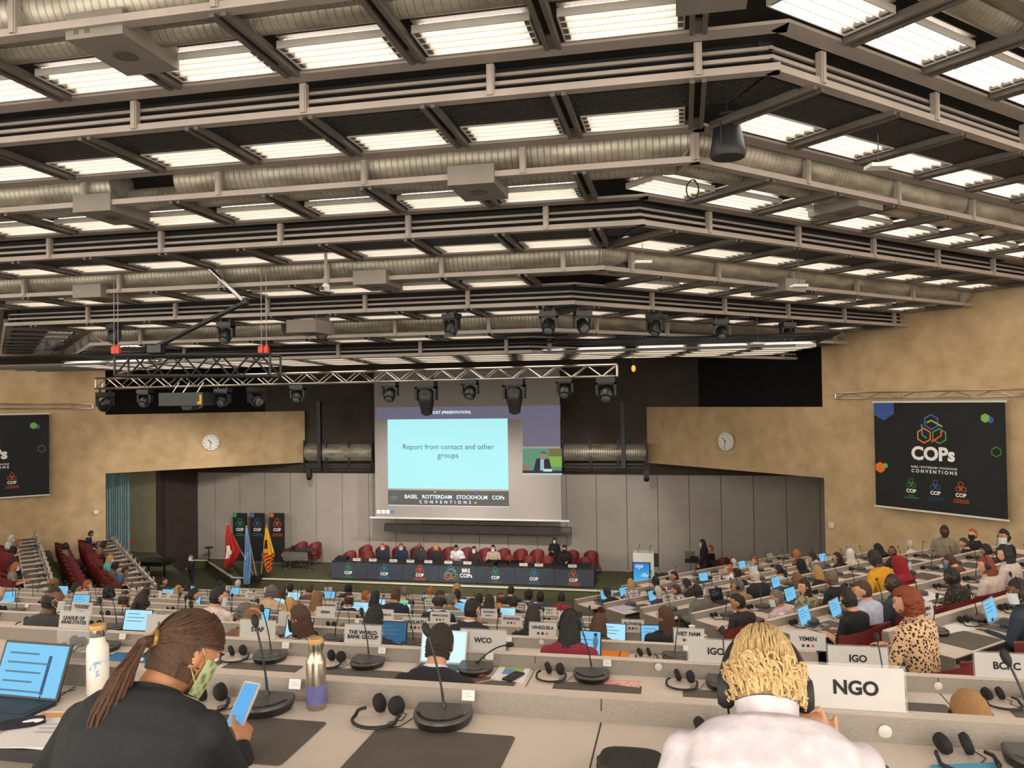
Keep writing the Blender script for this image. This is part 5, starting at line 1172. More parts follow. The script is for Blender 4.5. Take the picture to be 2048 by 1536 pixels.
# px, py (head centre), block, row, pose, hair, skin, top, label, extras: m white mask, n black mask, h headphones, c white collar, s bare forearms
PEOPLE = [
 (699, 1200, 'C', 5, 'type', 'bald-d', 'b', '25222a', 'bald person in a black suit typing, seen between the SERBIA and VANUATU signs', 'cm'),
 (792, 1190, 'C', 5, 'wide', 'balding-b', 'b', '23242f', 'broad-backed person in navy suit with thinning brown hair at a laptop', 'm'),
 (879, 1201, 'C', 4, 'type', 'bald-d', 'c', '20222c', 'shaven-headed person in navy suit behind the SIERRA LEONE sign', 'ch'),
 (941, 1219, 'C', 3, 'chin', 'short-k', 'a', '2a292c', 'person in black suit lifting a hand to the face, by the WCO sign', 'cm'),
 (1066, 1233, 'C', 3, 'type', 'bob-d', 'a', '1f1e20', 'brown-bobbed person in black top with a bare arm behind the VENEZUELA sign', 's'),
 (1140, 1250, 'C', 2, 'type', 'long-k', 'a', '8e2638', 'long black-haired person in crimson top wearing a hairband headset', 'h'),
 (1197, 1249, 'C', 3, 'lean', 'bob-b', 'b', '4a3a34', 'brown-haired person bent over a white-lit laptop by the clear bottle', ''),
 (1334, 1236, 'C', 3, 'upright_left', 'long-b', 'a', '1d2027', 'long chestnut-haired person in black behind the VIET NAM sign', ''),
 (1123, 1196, 'C', 7, 'type', 'short-k', 'c', 'a02a3c', 'black-haired person in a red top on a front middle row', ''),
 (1081, 1194, 'C', 7, 'upright', 'short-k', 'c', '2c3a5a', 'dark-haired person before a bright blue laptop, front middle row', ''),
 (1055, 1190, 'C', 7, 'type_turned_right', 'short-k', 'd', '5a5b62', 'dark-skinned person in grey suit looking aside, front middle row', 'c'),
 (1022, 1182, 'C', 8, 'wide', 'short-k', 'a', '22222a', 'wide-shouldered person in a black suit near the dais', ''),
 (1028, 1205, 'C', 6, 'type', 'short-k', 'a', '26262c', 'black-haired person with a white laptop window in front', ''),
 (1001, 1198, 'C', 6, 'type', 'bald-b', 'b', 'b8743a', 'bald person in an orange top in the middle block', ''),
 (979, 1203, 'C', 5, 'type', 'long-d', 'a', '4a4038', 'long dark-haired person directly behind the MYANMAR sign', ''),
 (958, 1199, 'C', 6, 'lean', 'short-k', 'b', '2e2c30', 'black-haired person partly hidden behind the hand-to-face person', ''),
 (915, 1190, 'C', 7, 'type', 'short-k', 'c', '2a2a30', 'person with black hair and mask strap beside an open laptop', 'm'),
 (914, 1177, 'C', 8, 'type', 'curly-y', 'a', '6a5a4a', 'pale curly blond person near the dais emblem', ''),
 (901, 1200, 'C', 6, 'type_turned_right', 'short-g', 'b', '7a6a60', 'grey short-haired person with ear loops showing', 'm'),
 (861, 1183, 'C', 8, 'type', 'short-o', 'a', '7fae4a', 'ginger person in a lime green top near the dais', ''),
 (809, 1184, 'C', 7, 'type', 'short-g', 'b', '6a4a4a', 'brown-grey head beside the green laptop screen', ''),
 (751, 1193, 'C', 6, 'lean', 'bob-k', 'b', '26222a', 'black-haired person leaning towards a laptop, clip in hair', ''),
 (729, 1192, 'C', 7, 'type_turned_right', 'short-o', 'a', '8a7a70', 'small ginger head with a pale ear', ''),
 (697, 1177, 'C', 8, 'type', 'curly-k', 'c', '2a2a2a', 'person with tall black curls near the dais end', ''),
 (748, 1240, 'C', 2, 'lean', 'bob-k', 'a', '26262c', 'dark-haired person with a hairband behind THE WORLD BANK GROUP sign', ''),
 (634, 1199, 'C', 4, 'type', 'long-l', 'a', 'b8a078', 'person with long tawny hair behind the SERBIA sign', ''),
 (579, 1212, 'C', 4, 'lean', 'bob-y', 'a', 'c8b08a', 'blond lowered head behind the masked curly-haired person', ''),
 (606, 1238, 'C', 2, 'profile_left', 'long-b', 'a', 'pattern', 'curly brown-haired person in a black mask and patterned blouse', 'n'),
 (620, 1178, 'C', 7, 'type', 'short-b', 'b', '6a4a4a', 'reddish brown head behind the tawny-haired person', ''),
 (581, 1176, 'C', 8, 'type', 'short-k', 'd', '22242a', 'dark head with black hair close to the stage edge', ''),
 (564, 1185, 'C', 6, 'type', 'long-b', 'a', '7a5a4a', 'auburn-haired person next to the grey-blond person in beige', ''),
 (543, 1184, 'C', 5, 'wide', 'curly-g', 'a', 'c8ae86', 'grey-blond person in a beige jacket with ear loops', 'm'),
 (476, 1168, 'C', 9, 'type', 'short-w', 'b', '22222a', 'white-haired person in black in front of the blue flag', ''),
 (440, 1170, 'C', 8, 'lean', 'short-k', 'b', '202838', 'black-haired person in navy hunched by a lit laptop', ''),
 (432, 1193, 'C', 3, 'type_turned_right', 'short-k', 'a', 'e8cfc8', 'dark-haired person in pale pink shirt with a lanyard', 'm'),
 (384, 1190, 'C', 5, 'type_turned_right', 'balding-k', 'a', 'b09a72', 'person in a tan jacket with a thinning black crown', ''),
 (356, 1181, 'C', 7, 'type', 'long-y', 'a', '2a2422', 'person with straight blond hair near the MALI sign', ''),
 (375, 1177, 'C', 8, 'type', 'bob-k', 'b', '22242c', 'black-haired person next to the straight blond hair', ''),
 (326, 1163, 'C', 9, 'profile_right', 'short-d', 'a', '4a4a55', 'brown-haired person in grey suit at the row end by the curtain side', 'c'),
 (293, 1182, 'C', 6, 'type', 'bald-d', 'c', '2c2a2e', 'bald brown-skinned person in dark suit behind a headset-wearing ponytail', 'm'),
 (283, 1206, 'C', 3, 'type', 'ponytail-d', 'a', '1c2224', 'ponytailed person in black wearing a silver headset', 'h'),
 (249, 1199, 'C', 4, 'type', 'bald-d', 'b', '2a282a', 'shaven tan-headed person in dark jacket with a white collar', 'c'),
 (219, 1184, 'C', 5, 'upright_left', 'curly-k', 'b', '2a2a30', 'black-curled person in a dark jacket beside an open laptop', ''),
 (150, 1177, 'C', 6, 'type_turned_right', 'short-k', 'b', '222428', 'black-haired person looking aside, behind the MALAYSIA sign', ''),
 (173, 1170, 'C', 7, 'type_turned_right', 'short-o', 'a', '3a3c44', 'orange-haired person with a white mask behind the middle rows', 'm'),
 (108, 1168, 'C', 6, 'type', 'curly-l', 'a', '5a4a3a', 'curly tawny head above the bald person in grey', ''),
 (101, 1200, 'C', 2, 'type_turned_right', 'bald-d', 'c', '3c403e', 'bald person in grey-green jacket with mask loops by LEAGUE OF ARAB STATES', 'm'),
 (489, 1227, 'C', 3, 'lean', 'curly-g', 'a', '5a5a60', 'grey curly head just above the STAP sign', ''),
 (505, 1236, 'C', 2, 'bowed', 'bald-l', 'b', '7a5a3a', 'tan lowered head directly above the STAP sign', ''),
 (-4, 1190, 'C', 4, 'type', 'bald-w', 'a', '2a2a30', 'person cut off by the frame behind the MALAWI sign', ''),
 # block by the banner wall
 (1214, 1185, 'R', 7, 'lean', 'short-d', 'd', '1e2028', 'dark-skinned person in black reaching along the first desk beside the aisle', ''),
 (1260, 1168, 'R', 7, 'chin', 'bob-y', 'a', 'blueprint', 'blond person in striped top resting the head on a hand', 's'),
 (1315, 1184, 'R', 6, 'type', 'short-w', 'a', '3a3f4a', 'silver-haired person in a blue-grey suit and headset', 'h'),
 (1311, 1163, 'R', 7, 'type', 'short-k', 'd', '7a3a34', 'black-haired person in front of the lectern', ''),
 (1354, 1180, 'R', 6, 'type_turned_left', 'short-b', 'a', 'blueprint', 'brown-haired person in blue and white print', ''),
 (1350, 1152, 'R', 8, 'profile_left', 'short-k', 'b', '77747a', 'black-haired person in grey shirt facing the lectern', ''),
 (1374, 1168, 'R', 7, 'bowed', 'short-k', 'c', '2a2622', 'dark-haired person bent low over the desk', ''),
 (1394, 1183, 'R', 5, 'wide', 'short-k', 'd', '6e6a66', 'dark-skinned person in light grey suit wearing a headset', 'ch'),
 (1459, 1139, 'R', 7, 'lean', 'bald-o', 'a', 'd6dae2', 'bald person in a white shirt looking down', ''),
 (1467, 1125, 'R', 8, 'type', 'balding-w', 'a', 'b8c4d6', 'grey-haired person with headset in pale blue', 'h'),
 (1473, 1147, 'R', 7, 'type', 'bun-k', 'b', '2a2a2e', 'black-haired person with a bun next to the bald white-shirted one', ''),
 (1508, 1150, 'R', 5, 'wide', 'bald-w', 'a', '24242a', 'nearly bald person in a wide black suit with a laptop', 'cF'),
 (1511, 1122, 'R', 8, 'profile_left', 'short-o', 'a', 'd2403c', 'ginger person in a bright red top in the front angled row', ''),
 (1478, 1172, 'R', 5, 'type_turned_left', 'short-g', 'b', 'a8865a', 'grey-haired person in a tan jacket and headset', 'h'),
 (1479, 1204, 'R', 4, 'type_turned_left', 'balding-k', 'b', '33292a', 'thin-crowned person in a dark brown suit looking at a phone', ''),
 (1558, 1140, 'R', 6, 'type', 'ponytail-k', 'b', 'd8cdc2', 'dark ponytailed person in a cream top', ''),
 (1556, 1196, 'R', 4, 'type_turned_left', 'short-g', 'b', 'd8b8bc', 'grey-haired person with white mask in a pink shirt', 'ms'),
 (1593, 1108, 'R', 8, 'type', 'curly-O', 'b', '8a4a2a', 'person with big orange-brown curls in the front angled row', ''),
 (1601, 1129, 'R', 7, 'type', 'headscarf-K', 'c', '1c1c20', 'person in a black headscarf in front of the grey-suited one', ''),
 (1626, 1115, 'R', 7, 'lean', 'short-k', 'a', '77767c', 'black-haired person in grey suit holding the forehead', 'c'),
 (1635, 1144, 'R', 6, 'type', 'long-y', 'a', '23241f', 'long blond-haired person in a black top', ''),
 (1594, 1157, 'R', 5, 'type', 'bob-l', 'a', '5a5a48', 'light brown bobbed head before the green print blouse', ''),
 (1611, 1173, 'R', 4, 'profile_left', 'long-d', 'a', 'greenprint', 'long brown-haired person in a green printed blouse', 's'),
 (1665, 1156, 'R', 5, 'type_turned_left', 'short-g', 'c', '1f2026', 'dark-skinned person with a grey buzz cut in black suit', 'c'),
 (1676, 1114, 'R', 7, 'type_turned_left', 'long-d', 'a', '3a2624', 'long brown-haired person in maroon holding a tablet', ''),
 (1699, 1108, 'R', 7, 'type_turned_right', 'headscarf-W', 'a', 'd8c8b0', 'person in a white headscarf', ''),
 (1756, 1097, 'R', 7, 'lean', 'headscarf-K', 'b', '1b1c20', 'person in a black headscarf close to the banner wall', ''),
 (1749, 1117, 'R', 4, 'wide', 'short-d', 'd', 'e2a01e', 'dark-skinned person in a loose bright yellow robe', 'F'),
 (1786, 1103, 'R', 6, 'profile_left', 'bald-d', 'c', '2a2428', 'bald person in a black jacket turned to the yellow robe', ''),
 (1819, 1090, 'R', 7, 'type_turned_right', 'short-w', 'a', 'd8d6da', 'white-haired masked person in a white shirt by the wall', 'm'),
 (1797, 1129, 'R', 5, 'type', 'headscarf-R', 'c', '9c2a34', 'person in a red headscarf and red dress', ''),
 (1788, 1167, 'R', 4, 'type_turned_left', 'bald-d', 'd', '3c3f49', 'dark-skinned person with receding hair in a slate suit', 'c'),
 (1729, 1180, 'R', 3, 'type_turned_left', 'short-b', 'a', 'c9cce0', 'brown-haired person in a pale blue shirt', ''),
 (1697, 1200, 'R', 3, 'type', 'short-d', 'a', '1b1a1a', 'short-haired person in a black T-shirt typing with bare arms', 'hs'),
 (1818, 1203, 'R', 2, 'type_turned_left', 'curly-r', 'a', 'leopard', 'red curly-haired person in a leopard-print blouse', ''),
 (1906, 1153, 'R', 3, 'type_turned_left', 'short-k', 'd', 'floral', 'dark-skinned person in a black floral dress and headset', 'hF'),
 (1974, 1130, 'R', 3, 'type_turned_left', 'bob-r', 'a', 'd9c4b6', 'auburn-haired person with headset in a cream tunic', 'hF'),
 (2012, 1107, 'R', 4, 'type_turned_left', 'bob-k', 'a', 'd9c8bc', 'black-haired person in a cream top behind the auburn-haired one', 'h'),
 (1900, 1122, 'R', 5, 'lean', 'short-b', 'a', '7a4a34', 'brown-haired person lowered behind the dark floral dress', ''),
 (1972, 1101, 'R', 5, 'type', 'short-k', 'b', '3a3038', 'black-haired person between the two black suits', ''),
 (2010, 1073, 'R', 4, 'profile_left', 'short-k', 'b', '1c1e24', 'black-haired person with headset and white mask in black suit', 'hmcF'),
 (1947, 1068, 'R', 5, 'profile_left', 'balding-o', 'a', '1d1f26', 'balding ginger person in black suit with dark mask', 'ncF'),
 (1929, 1086, 'R', 5, 'type_turned_left', 'short-b', 'a', '22232a', 'brown-haired person in dark suit seated before the standing one', 'c'),
 (2041, 1182, 'R', 2, 'type_turned_left', 'short-d', 'c', '2c3846', 'brown-skinned person in a dark blue jacket at the ZAMBIA row laptop', 'hm'),
 # block by the curtain
 (181, 1068, 'L', 8, 'type', 'short-d', 'b', '262c46', 'person in a navy suit at the far end of the curtain-side desk', 'c'),
 (203, 1090, 'L', 8, 'lean', 'short-k', 'd', 'pinkprint', 'person in a pink floral dress leaning on the curtain-side desk', 's'),
 (200, 1122, 'L', 8, 'type', 'bob-y', 'a', '5ab0b4', 'blond masked person in a turquoise top', 'm'),
 (233, 1131, 'L', 8, 'type', 'curly-k', 'c', '6a5a4a', 'black-haired person between turquoise top and blue shirt', ''),
 (236, 1145, 'L', 8, 'lean', 'short-d', 'b', '4a5a86', 'person in a blue shirt at the aisle end of the curtain-side desk', 's'),
 (10, 1077, 'L', 7, 'type', 'short-w', 'a', 'd0ccd0', 'white-haired masked person on the second curtain-side row', 'm'),
 (26, 1086, 'L', 7, 'lean', 'bob-l', 'a', '1e1e1e', 'light-brown-haired person in black T-shirt with bare arms', 's'),
 (18, 1123, 'L', 7, 'type', 'short-k', 'd', '3a3a3c', 'dark head behind the ginger masked person', ''),
 (33, 1133, 'L', 7, 'type', 'bob-o', 'a', '8a7f70', 'ginger masked person in a taupe T-shirt', 'ms'),
 (120, 1094, 'L', 8, 'upright', 'short-k', 'd', '8a836c', 'person in khaki sitting back in the empty chair rank', ''),
]
for row in PEOPLE:
    px, py, b, k, ps, hr, sk, tp, lab, ex = row
    seat_person(px, py, b, k, ps, hr, sk, tp, lab, ex, 0, True, (1.38 if 'khaki' in lab else None))
# chairs under the seated, plus the empty ranks in the side blocks
random.seed(5)
used = {}
for i, (b, k, s, t) in enumerate(SEATED): used.setdefault((b, k), []).append(s)
cn = 0
for (b, k), ss in used.items():
    for s in sorted(ss):
        if b == 'L': continue
        cn += 1
cidx = {}
def desk_chair(b, k, s, t, lab): chair(BP(b, k, s, t, FZ[k]), BR[b]+R(random.uniform(-8, 8)), lab)
done = {}
for (b, k, s, t) in SEATED:
    if t > 1.2 or s > 8.3: continue
    if any(abs(s-q) < .5 for q in done.get((b, k), [])): continue
    done.setdefault((b, k), []).append(s)
for (b, k), ss in done.items():
    for j, s in enumerate(sorted(ss, reverse=(b == 'C'))): desk_chair(b, k, s, .70, 'occupied red tub chair, %s from the aisle, %s' % (ordinal(j), ROWNAME[b, k]))
for k in range(2, 8):
    j = 0; s = 1.15
    while s < (7.2 if k > 3 else 4.2):
        if all(abs(s-q) > .58 for q in done.get(('R', k), [])): desk_chair('R', k, s, .74, 'empty red tub chair, %s from the aisle, %s' % (ordinal(j), ROWNAME['R', k])); j += 1
        s += .64
for i in range(11):
    s = .95+.64*i
    if all(abs(s-q) > .45 for q in done.get(('L', 8), [])): desk_chair('L', 8, s, .74, 'red tub chair pulled up to the front curtain-side desk, %s from aisle' % ordinal(i))
    chair(BP('L', 8, s+.1, 1.30, FZ[8]), BR['L'], 'red tub chair in the rear rank by the curtain side, %s from aisle' % ordinal(i))
# people on and near the stage
def stage_person(px, py, Y, ps, hair, skin, top, label, ex='', rz=180, z0=None, lim=(.74, .98)):
    hp = POSES[ps][1] @ V((0, 0, 0)); q = M.Rotation(R(rz), 3, 'Z') @ hp
    p = atY(px, py, Y); dais_ = z0 is None and ps in ('type', 'lean'); z0 = ZS if z0 is None else z0; sc = min(max((p.z-z0)/hp.z, lim[0]), lim[1])
    if dais_: sc = .92; z0 = p.z-hp.z*sc
    return person(V((p.x-q.x*sc, p.y-q.y*sc, z0)), R(rz), ps, hair, skin, top, label, ex, sc)
for a in ((765, 1093, 'type', 'balding-o', 'a', '2a3040', 'masked person in dark suit and blue tie, first at the dais', 'mc'), (802, 1093, 'type', 'short-g', 'a', '2a3348', 'masked person in navy suit, second at the dais', 'mc'), (839, 1093, 'type', 'balding-g', 'c', '3a3836', 'person in dark grey suit with red tie, third at the dais', 'c'),
          (872, 1095, 'type', 'bob-y', 'a', '2a2228', 'blond person in black jacket, fourth at the dais', ''), (912, 1096, 'lean', 'short-k', 'b', 'e2e0e6', 'person in white shirt leaning over a laptop at the dais centre', ''), (948, 1099, 'type', 'long-k', 'a', '3a1a20', 'masked person in red top and black jacket at the dais', 'm'),
          (986, 1096, 'type', 'long-d', 'a', 'b8a490', 'long-haired masked person in beige jacket at the dais', 'm'), (1129, 1097, 'type', 'short-k', 'a', '1c1c20', 'person in black with dark mask at the lectern end of the dais', 'n')):
    stage_person(a[0], a[1], 25.3, a[2], a[3], a[4], a[5], a[6], a[7])
stage_person(1109, 1092, 25.75, 'stand', 'headscarf-K', 'a', '18181b', 'person in black headscarf and mask standing behind the dais chairs', 'm', 180, None, (.72, .95))
stage_person(382, 1120, 22.6, 'stand_folded', 'short-g', 'a', '17181c', 'masked person in black suit standing with folded arms by the flags', 'mc', 120, ZH, (.75, .98))
stage_person(1405, 1086, 24.3, 'stand', 'long-k', 'a', '26262a', 'masked person with long black hair standing at the desk beyond the lectern', 'm', 70, None, (.72, .95))
stage_person(1421, 1092, 25.0, 'upright', 'short-o', 'a', '18181b', 'ginger person in black seated at the desk beyond the lectern', '', 80, None, (.72, .95))
# two standing in the side blocks
def aisle_person(px, py, b, k, t, ps, hair, skin, top, label, ex='', rz=0):
    hp = POSES[ps][1] @ V((0, 0, 0)); d = ray(px, py); o0 = BP(b, k, 0, t); nrm = BP(b, k, 0, t+1)-o0; p = d*(o0.dot(nrm)/d.dot(nrm)); sc = min(max((p.z-FZ[k])/hp.z, .7), .95)
    q = M.Rotation(BR[b]+R(rz), 3, 'Z') @ hp
    return person(V((p.x-q.x*sc, p.y-q.y*sc, FZ[k])), BR[b]+R(rz), ps, hair, skin, top, label, ex, sc)
aisle_person(1889, 1063, 'R', 5, 1.25, 'stand', 'short-k', 'd', '8a7d68', 'dark-skinned person standing in a sand-coloured jacket by the banner wall', '', 100)
aisle_person(22, 1048, 'L', 7, 1.1, 'upright', 'short-k', 'd', '20242e', 'dark-skinned person in black waistcoat nearest the concrete wall, curtain side', '', 0)
# ---------------------------------------------------------------- laptops
disp = flatm('screen_lit', 'a8dcf2', .42); disp2 = flatm('screen_sky', '72bde6', .42); disp3 = flatm('screen_green', '6fd08a', .42); dispd = flatm('screen_dark', '2c5a7a', .42)
tline = flatm('screen_text', '5a88a0', .3)
lapm, lapd = mat('laptop_silver', 'b4b2ae', .35, .5, col2='aaa8a4', scale=6), mat('laptop_black', '1c1c1f', .45, col2='222225', scale=8)
def laptop(loc, rz, label, body, ds, sc=1.0, ang=105, parts=True, lines=3):
    t = thing('laptop', label, 'laptop', loc, rz, 'laptops on the desks'); t.scale = (sc*.80,)*3
    MB().bb((-.16, -.11, 0), (.16, .11, .016)).build('base', body, t)
    MB().bb((-.14, -.03, .0155), (.14, .085, .0175)).bb((-.045, -.1, .0155), (.045, -.045, .0165)).build('keyboard', lapd if body is lapm else edge_m, t)
    q = M.Translation((0, .11, .012)) @ M.Rotation(R(90-ang), 4, 'X')
    MB().bb((-.16, 0, 0), (.16, .008, .215)).build('lid', body, t).matrix_basis = q
    MB().bb((-.15, -.0015, .012), (.15, .0, .205)).build('display', ds, t).matrix_basis = q
    if lines:
        f = MB()
        for i in range(lines): f.bb((-.12, -.0022, .165-.035*i), (.02+.03*((i*2) % 3), -.0016, .172-.035*i))
        f.build('screen_text', tline, t).matrix_basis = q
    return t
LAPS = [(1085, 1198, 'C', 7, 0, lapm, disp2, 'bright blue laptop on a front middle row'), (1027, 1222, 'C', 5, 0, lapm, disp, 'white-window laptop below the wide-shouldered black suit'), (947, 1190, 'C', 7, 0, lapm, disp, 'small lit laptop beside the masked black-haired person'), (943, 1203, 'C', 6, 0, lapd, disp2, 'blue-lit laptop between two dark heads'),
 (899, 1226, 'C', 4, 0, lapm, disp, 'lit laptop to one side of the navy-suited shaven head'), (876, 1192, 'C', 8, 0, lapm, disp2, 'sky-blue laptop near the lime green top'), (824, 1203, 'C', 6, 0, lapm, disp3, 'laptop with a green display'), (818, 1222, 'C', 5, 8, lapd, disp, 'laptop in front of the broad navy back'),
 (771, 1208, 'C', 6, 0, lapm, disp, 'lit laptop near the hair clip'), (733, 1219, 'C', 5, 0, lapd, disp, 'wide lit laptop in front of the bald black-suited person'), (668, 1193, 'C', 8, 0, lapd, disp2, 'laptop with a blue display below the stage edge'), (592, 1184, 'C', 8, 0, lapm, disp2, 'small laptop near the dark head by the stage edge'), (606, 1193, 'C', 7, 0, lapm, disp, 'lit laptop behind the tawny hair'),
 (565, 1215, 'C', 5, -10, lapm, disp, 'lit laptop by the beige jacket'), (641, 1247, 'C', 2, -12, lapd, disp, 'bright laptop beside the masked curly-haired person'), (788, 1282, 'C', 2, 0, lapd, dispd, 'laptop showing dark blue video beside THE WORLD BANK GROUP sign'), (530, 1240, 'C', 3, -8, lapd, disp2, 'laptop with a cyan and green chart behind the STAP sign'),
 (404, 1205, 'C', 5, 0, lapd, disp2, 'laptop between the tan jacket and the pink shirt'), (335, 1235, 'C', 2, 0, lapd, disp, 'pale-lit laptop above the SACU sign'), (408, 1175, 'C', 8, 0, lapd, disp2, 'lit laptop at the far row by the stage corner'), (334, 1196, 'C', 7, 0, lapd, disp2, 'laptop behind the MALI sign'), (493, 1181, 'C', 8, 0, lapd, disp2, 'laptop at the foot of the blue flag'), (190, 1205, 'C', 4, 0, lapd, disp2, 'laptop behind the LEAGUE OF ARAB STATES sign'), (139, 1186, 'C', 6, 0, lapm, disp2, 'small lit laptop beside the MALAYSIA sign'), (34, 1203, 'C', 4, 30, lapd, disp2, 'tilted blue laptop near the frame edge'),
 (1228, 1264, 'C', 3, -5, lapd, disp, 'white-lit laptop beside the bent brown head'), (1175, 1281, 'C', 2, -5, lapd, disp2, 'cyan-lit laptop partly behind the long black hair'), (1315, 1260, 'C', 3, 5, lapd, disp2, 'small lit laptop in front of the long chestnut hair'), (1205, 1197, 'R', 7, -14, lapd, disp2, 'laptop at the aisle end with a teal document'), (1231, 1186, 'R', 7, 0, lapd, disp2, 'tilted lit laptop near the lectern'),
 (1295, 1196, 'R', 6, 10, lapd, disp2, 'laptop in front of the silver-haired headset wearer'), (1392, 1158, 'R', 7, 0, lapd, disp2, 'small lit laptop with a black bag beside'), (1428, 1198, 'R', 5, 0, lapd, blackp, 'laptop with a switched-off black screen'), (1521, 1151, 'R', 7, 0, lapm, disp2, 'lit laptop beyond the nearly bald head'), (1545, 1172, 'R', 5, 12, lapd, disp2, 'wide lit laptop beside the black-suited bald person'), (1580, 1200, 'R', 4, 8, lapd, disp2, 'lit laptop between the pink shirt and the green blouse'),
 (1609, 1245, 'R', 3, 15, lapm, disp2, 'silver laptop being typed on with bare arms'), (1665, 1228, 'R', 3, 15, lapm, disp2, 'lit laptop beyond the black T-shirt'), (1989, 1240, 'R', 2, 10, lapm, disp2, 'silver laptop with a pale blue page on the ZAMBIA row'), (1960, 1150, 'R', 4, 12, lapd, dispd, 'dark blue laptop by the cream tunic'), (2046, 1130, 'R', 4, 10, lapd, disp2, 'laptop at the frame edge on the angled desks'),
 (1671, 1126, 'R', 7, 0, lapd, disp2, 'tablet-like laptop held by the maroon-clad person'), (1485, 1136, 'R', 8, 0, lapm, disp2, 'small laptop in the front angled row')]
for px, py, b, k, rz, bd, ds, lab in LAPS:
    s, t = BI(b, k, atZ(px, py, DZ[k]+.012)); t = min(max(t, .12), .30)
    laptop(BP(b, k, s, t+.09, DZ[k]), BR[b]+R(rz), lab, bd, ds)
# ---------------------------------------------------------------- the nearest people
def head_mat(lean, yaw, pitch, roll=0, hz=.50):
    T = M.Translation((0, 0, hz)) @ M.Rotation(R(-lean), 4, 'X'); N = T @ V((0, 0, .545))
    return M.Translation(N) @ M.Rotation(R(-lean*.35), 4, 'X') @ M.Rotation(R(yaw), 4, 'Z') @ M.Rotation(R(-pitch), 4, 'X') @ M.Rotation(R(roll), 4, 'Y') @ M.Translation((0, .025, .150))
def scalp(f, z, k=1.0):
    q = math.sqrt(max(0, 1-(z/.124)**2)) if z > 0 else 1-.15*(z/.118)**2
    return V((.080*q*math.cos(f)*k, -.004+.101*q*math.sin(f)*k, z*k if z > 0 else z))
def strands(starts, ends, r, lift=1.03, n=9, wob=.002, seed=1):
    rnd = random.Random(seed); b = MB()
    for (f0, z0), (f1, z1) in zip(starts, ends):
        pts = []; w = rnd.uniform(-wob, wob); k = lift+rnd.uniform(-.01, .02)
        for i in range(n):
            u = i/(n-1); p = scalp(f0+(f1-f0)*u, z0+(z1-z0)*(u**.9), k); p += V((w*math.sin(u*9), 0, w*math.cos(u*7))); pts.append(p)
        b.tube(pts, [r*(.5 if i in (0, n-1) else 1) for i in range(n)], 4)
    return b
def foreground(px, py, t, scale, lean, yaw, pitch, hands, skin, top, label, nm, girth=1.0, sh=.178, ex=''):
    """seated at the nearest desk row; hands maps 'l'/'r' to (elbow, wrist, direction, back) with the wrist given as a point in the room"""
    HM = head_mat(lean, yaw, pitch); h = HM @ V((0, 0, 0)); p = atY(px, py, RY[0]-t)
    O = V((p.x-h.x*scale, p.y-h.y*scale, p.z-h.z*scale)); A = {}
    for k, (e, w, d, u, c) in hands.items():
        s = -1 if k == 'l' else 1
        wl = (w-O)/scale if isinstance(w, V) else V((s*w[0], w[1], w[2])); el = (e-O)/scale if isinstance(e, V) else V((s*e[0], e[1], e[2]))
        A[k] = ((s*el.x, el.y, el.z), (s*wl.x, wl.y, wl.z), d, u, c)
    pose(nm, lean, yaw, pitch, 0, A, False, .0075, girth, sh)
    return person(O, 0, nm, None, skin, top, label, ex, scale), HM, O
# person with the ponytail, holding a phone
ph = atY(487, 1428, 2.16)
wm, HM, O1 = foreground(372, 1306, .72, .82, 34, -30, 24, {'r': (V((ph.x+.11, ph.y-.17, ph.z-.16)), V((ph.x+.035, ph.y-.075, ph.z-.05)), (-.35, 1, .35), (.7, .2, .6), .8), 'l': ((.25, .12, .72), (.10, .30, .76), (.5, 1, 0), (0, 0, 1), .5)}, 'b', '1f2022', 'ponytailed person in a black jacket holding a phone at the nearest desk', 'near_phone', 1.16, .195)
ha = mk('hair', HAIR['short'], wm); ha.matrix_basis = HM @ M.Scale(1.03, 4); ha.material_slots[0].link = 'OBJECT'; ha.material_slots[0].material = hairmat('b')
rnd = random.Random(4); st_, en_ = [], []
for i in range(420):
    f = R(rnd.uniform(20, 160)) if i % 3 else R(rnd.choice((rnd.uniform(-60, 20), rnd.uniform(160, 240)))); z = rnd.uniform(.05, .122) if i % 3 else rnd.uniform(.03, .11)
    st_.append((f, z)); tgt = R(270) if f > R(90) else R(-90); en_.append((tgt+R(rnd.uniform(-9, 9)), .0+rnd.uniform(-.012, .012)))
hs = strands(st_, en_, .0022, 1.06, 10); hs.build('hair_strands', hairmat('b'), ha, True)
tail = MB()
for i in range(120):
    a = rnd.uniform(0, math.tau); r_ = .024*math.sqrt(rnd.random()); L = rnd.uniform(.20, .30)
    tail.tube([V((r_*.5*math.cos(a), -.105, .0+r_*.5*math.sin(a))), V((r_*math.cos(a), -.128-.3*r_, -.02+r_*math.sin(a)*.5)), V((r_*1.5*math.cos(a), -.140+r_*math.sin(a), -.5*L)), V((r_*1.6*math.cos(a)+.01, -.135+1.5*r_*math.sin(a), -.8*L)), V((r_*1.2*math.cos(a)+.015, -.125+1.2*r_*math.sin(a), -L))], [.0045, .005, .0055, .004, .001], 5)
tail.build('ponytail', hairmat('b'), ha, True)
MB().tube([V((.022*math.cos(a*.524), -.112-.004*math.sin(a), .0+.022*math.sin(a*.524))) for a in range(12)], .007, 8, 0, True).build('hair_tie', mat('gold_tie', '9a7a3c', .4, .6, col2='8a6a30', scale=60), ha, True)
q = mk('face_mask', MASK, wm); q.matrix_basis = HM; q.material_slots[0].link = 'OBJECT'; q.material_slots[0].material = mat('mask_green', '5a7a4a', .85, col2='b4b88a', scale=40, kind='voronoi', ramp=(.2, .6))
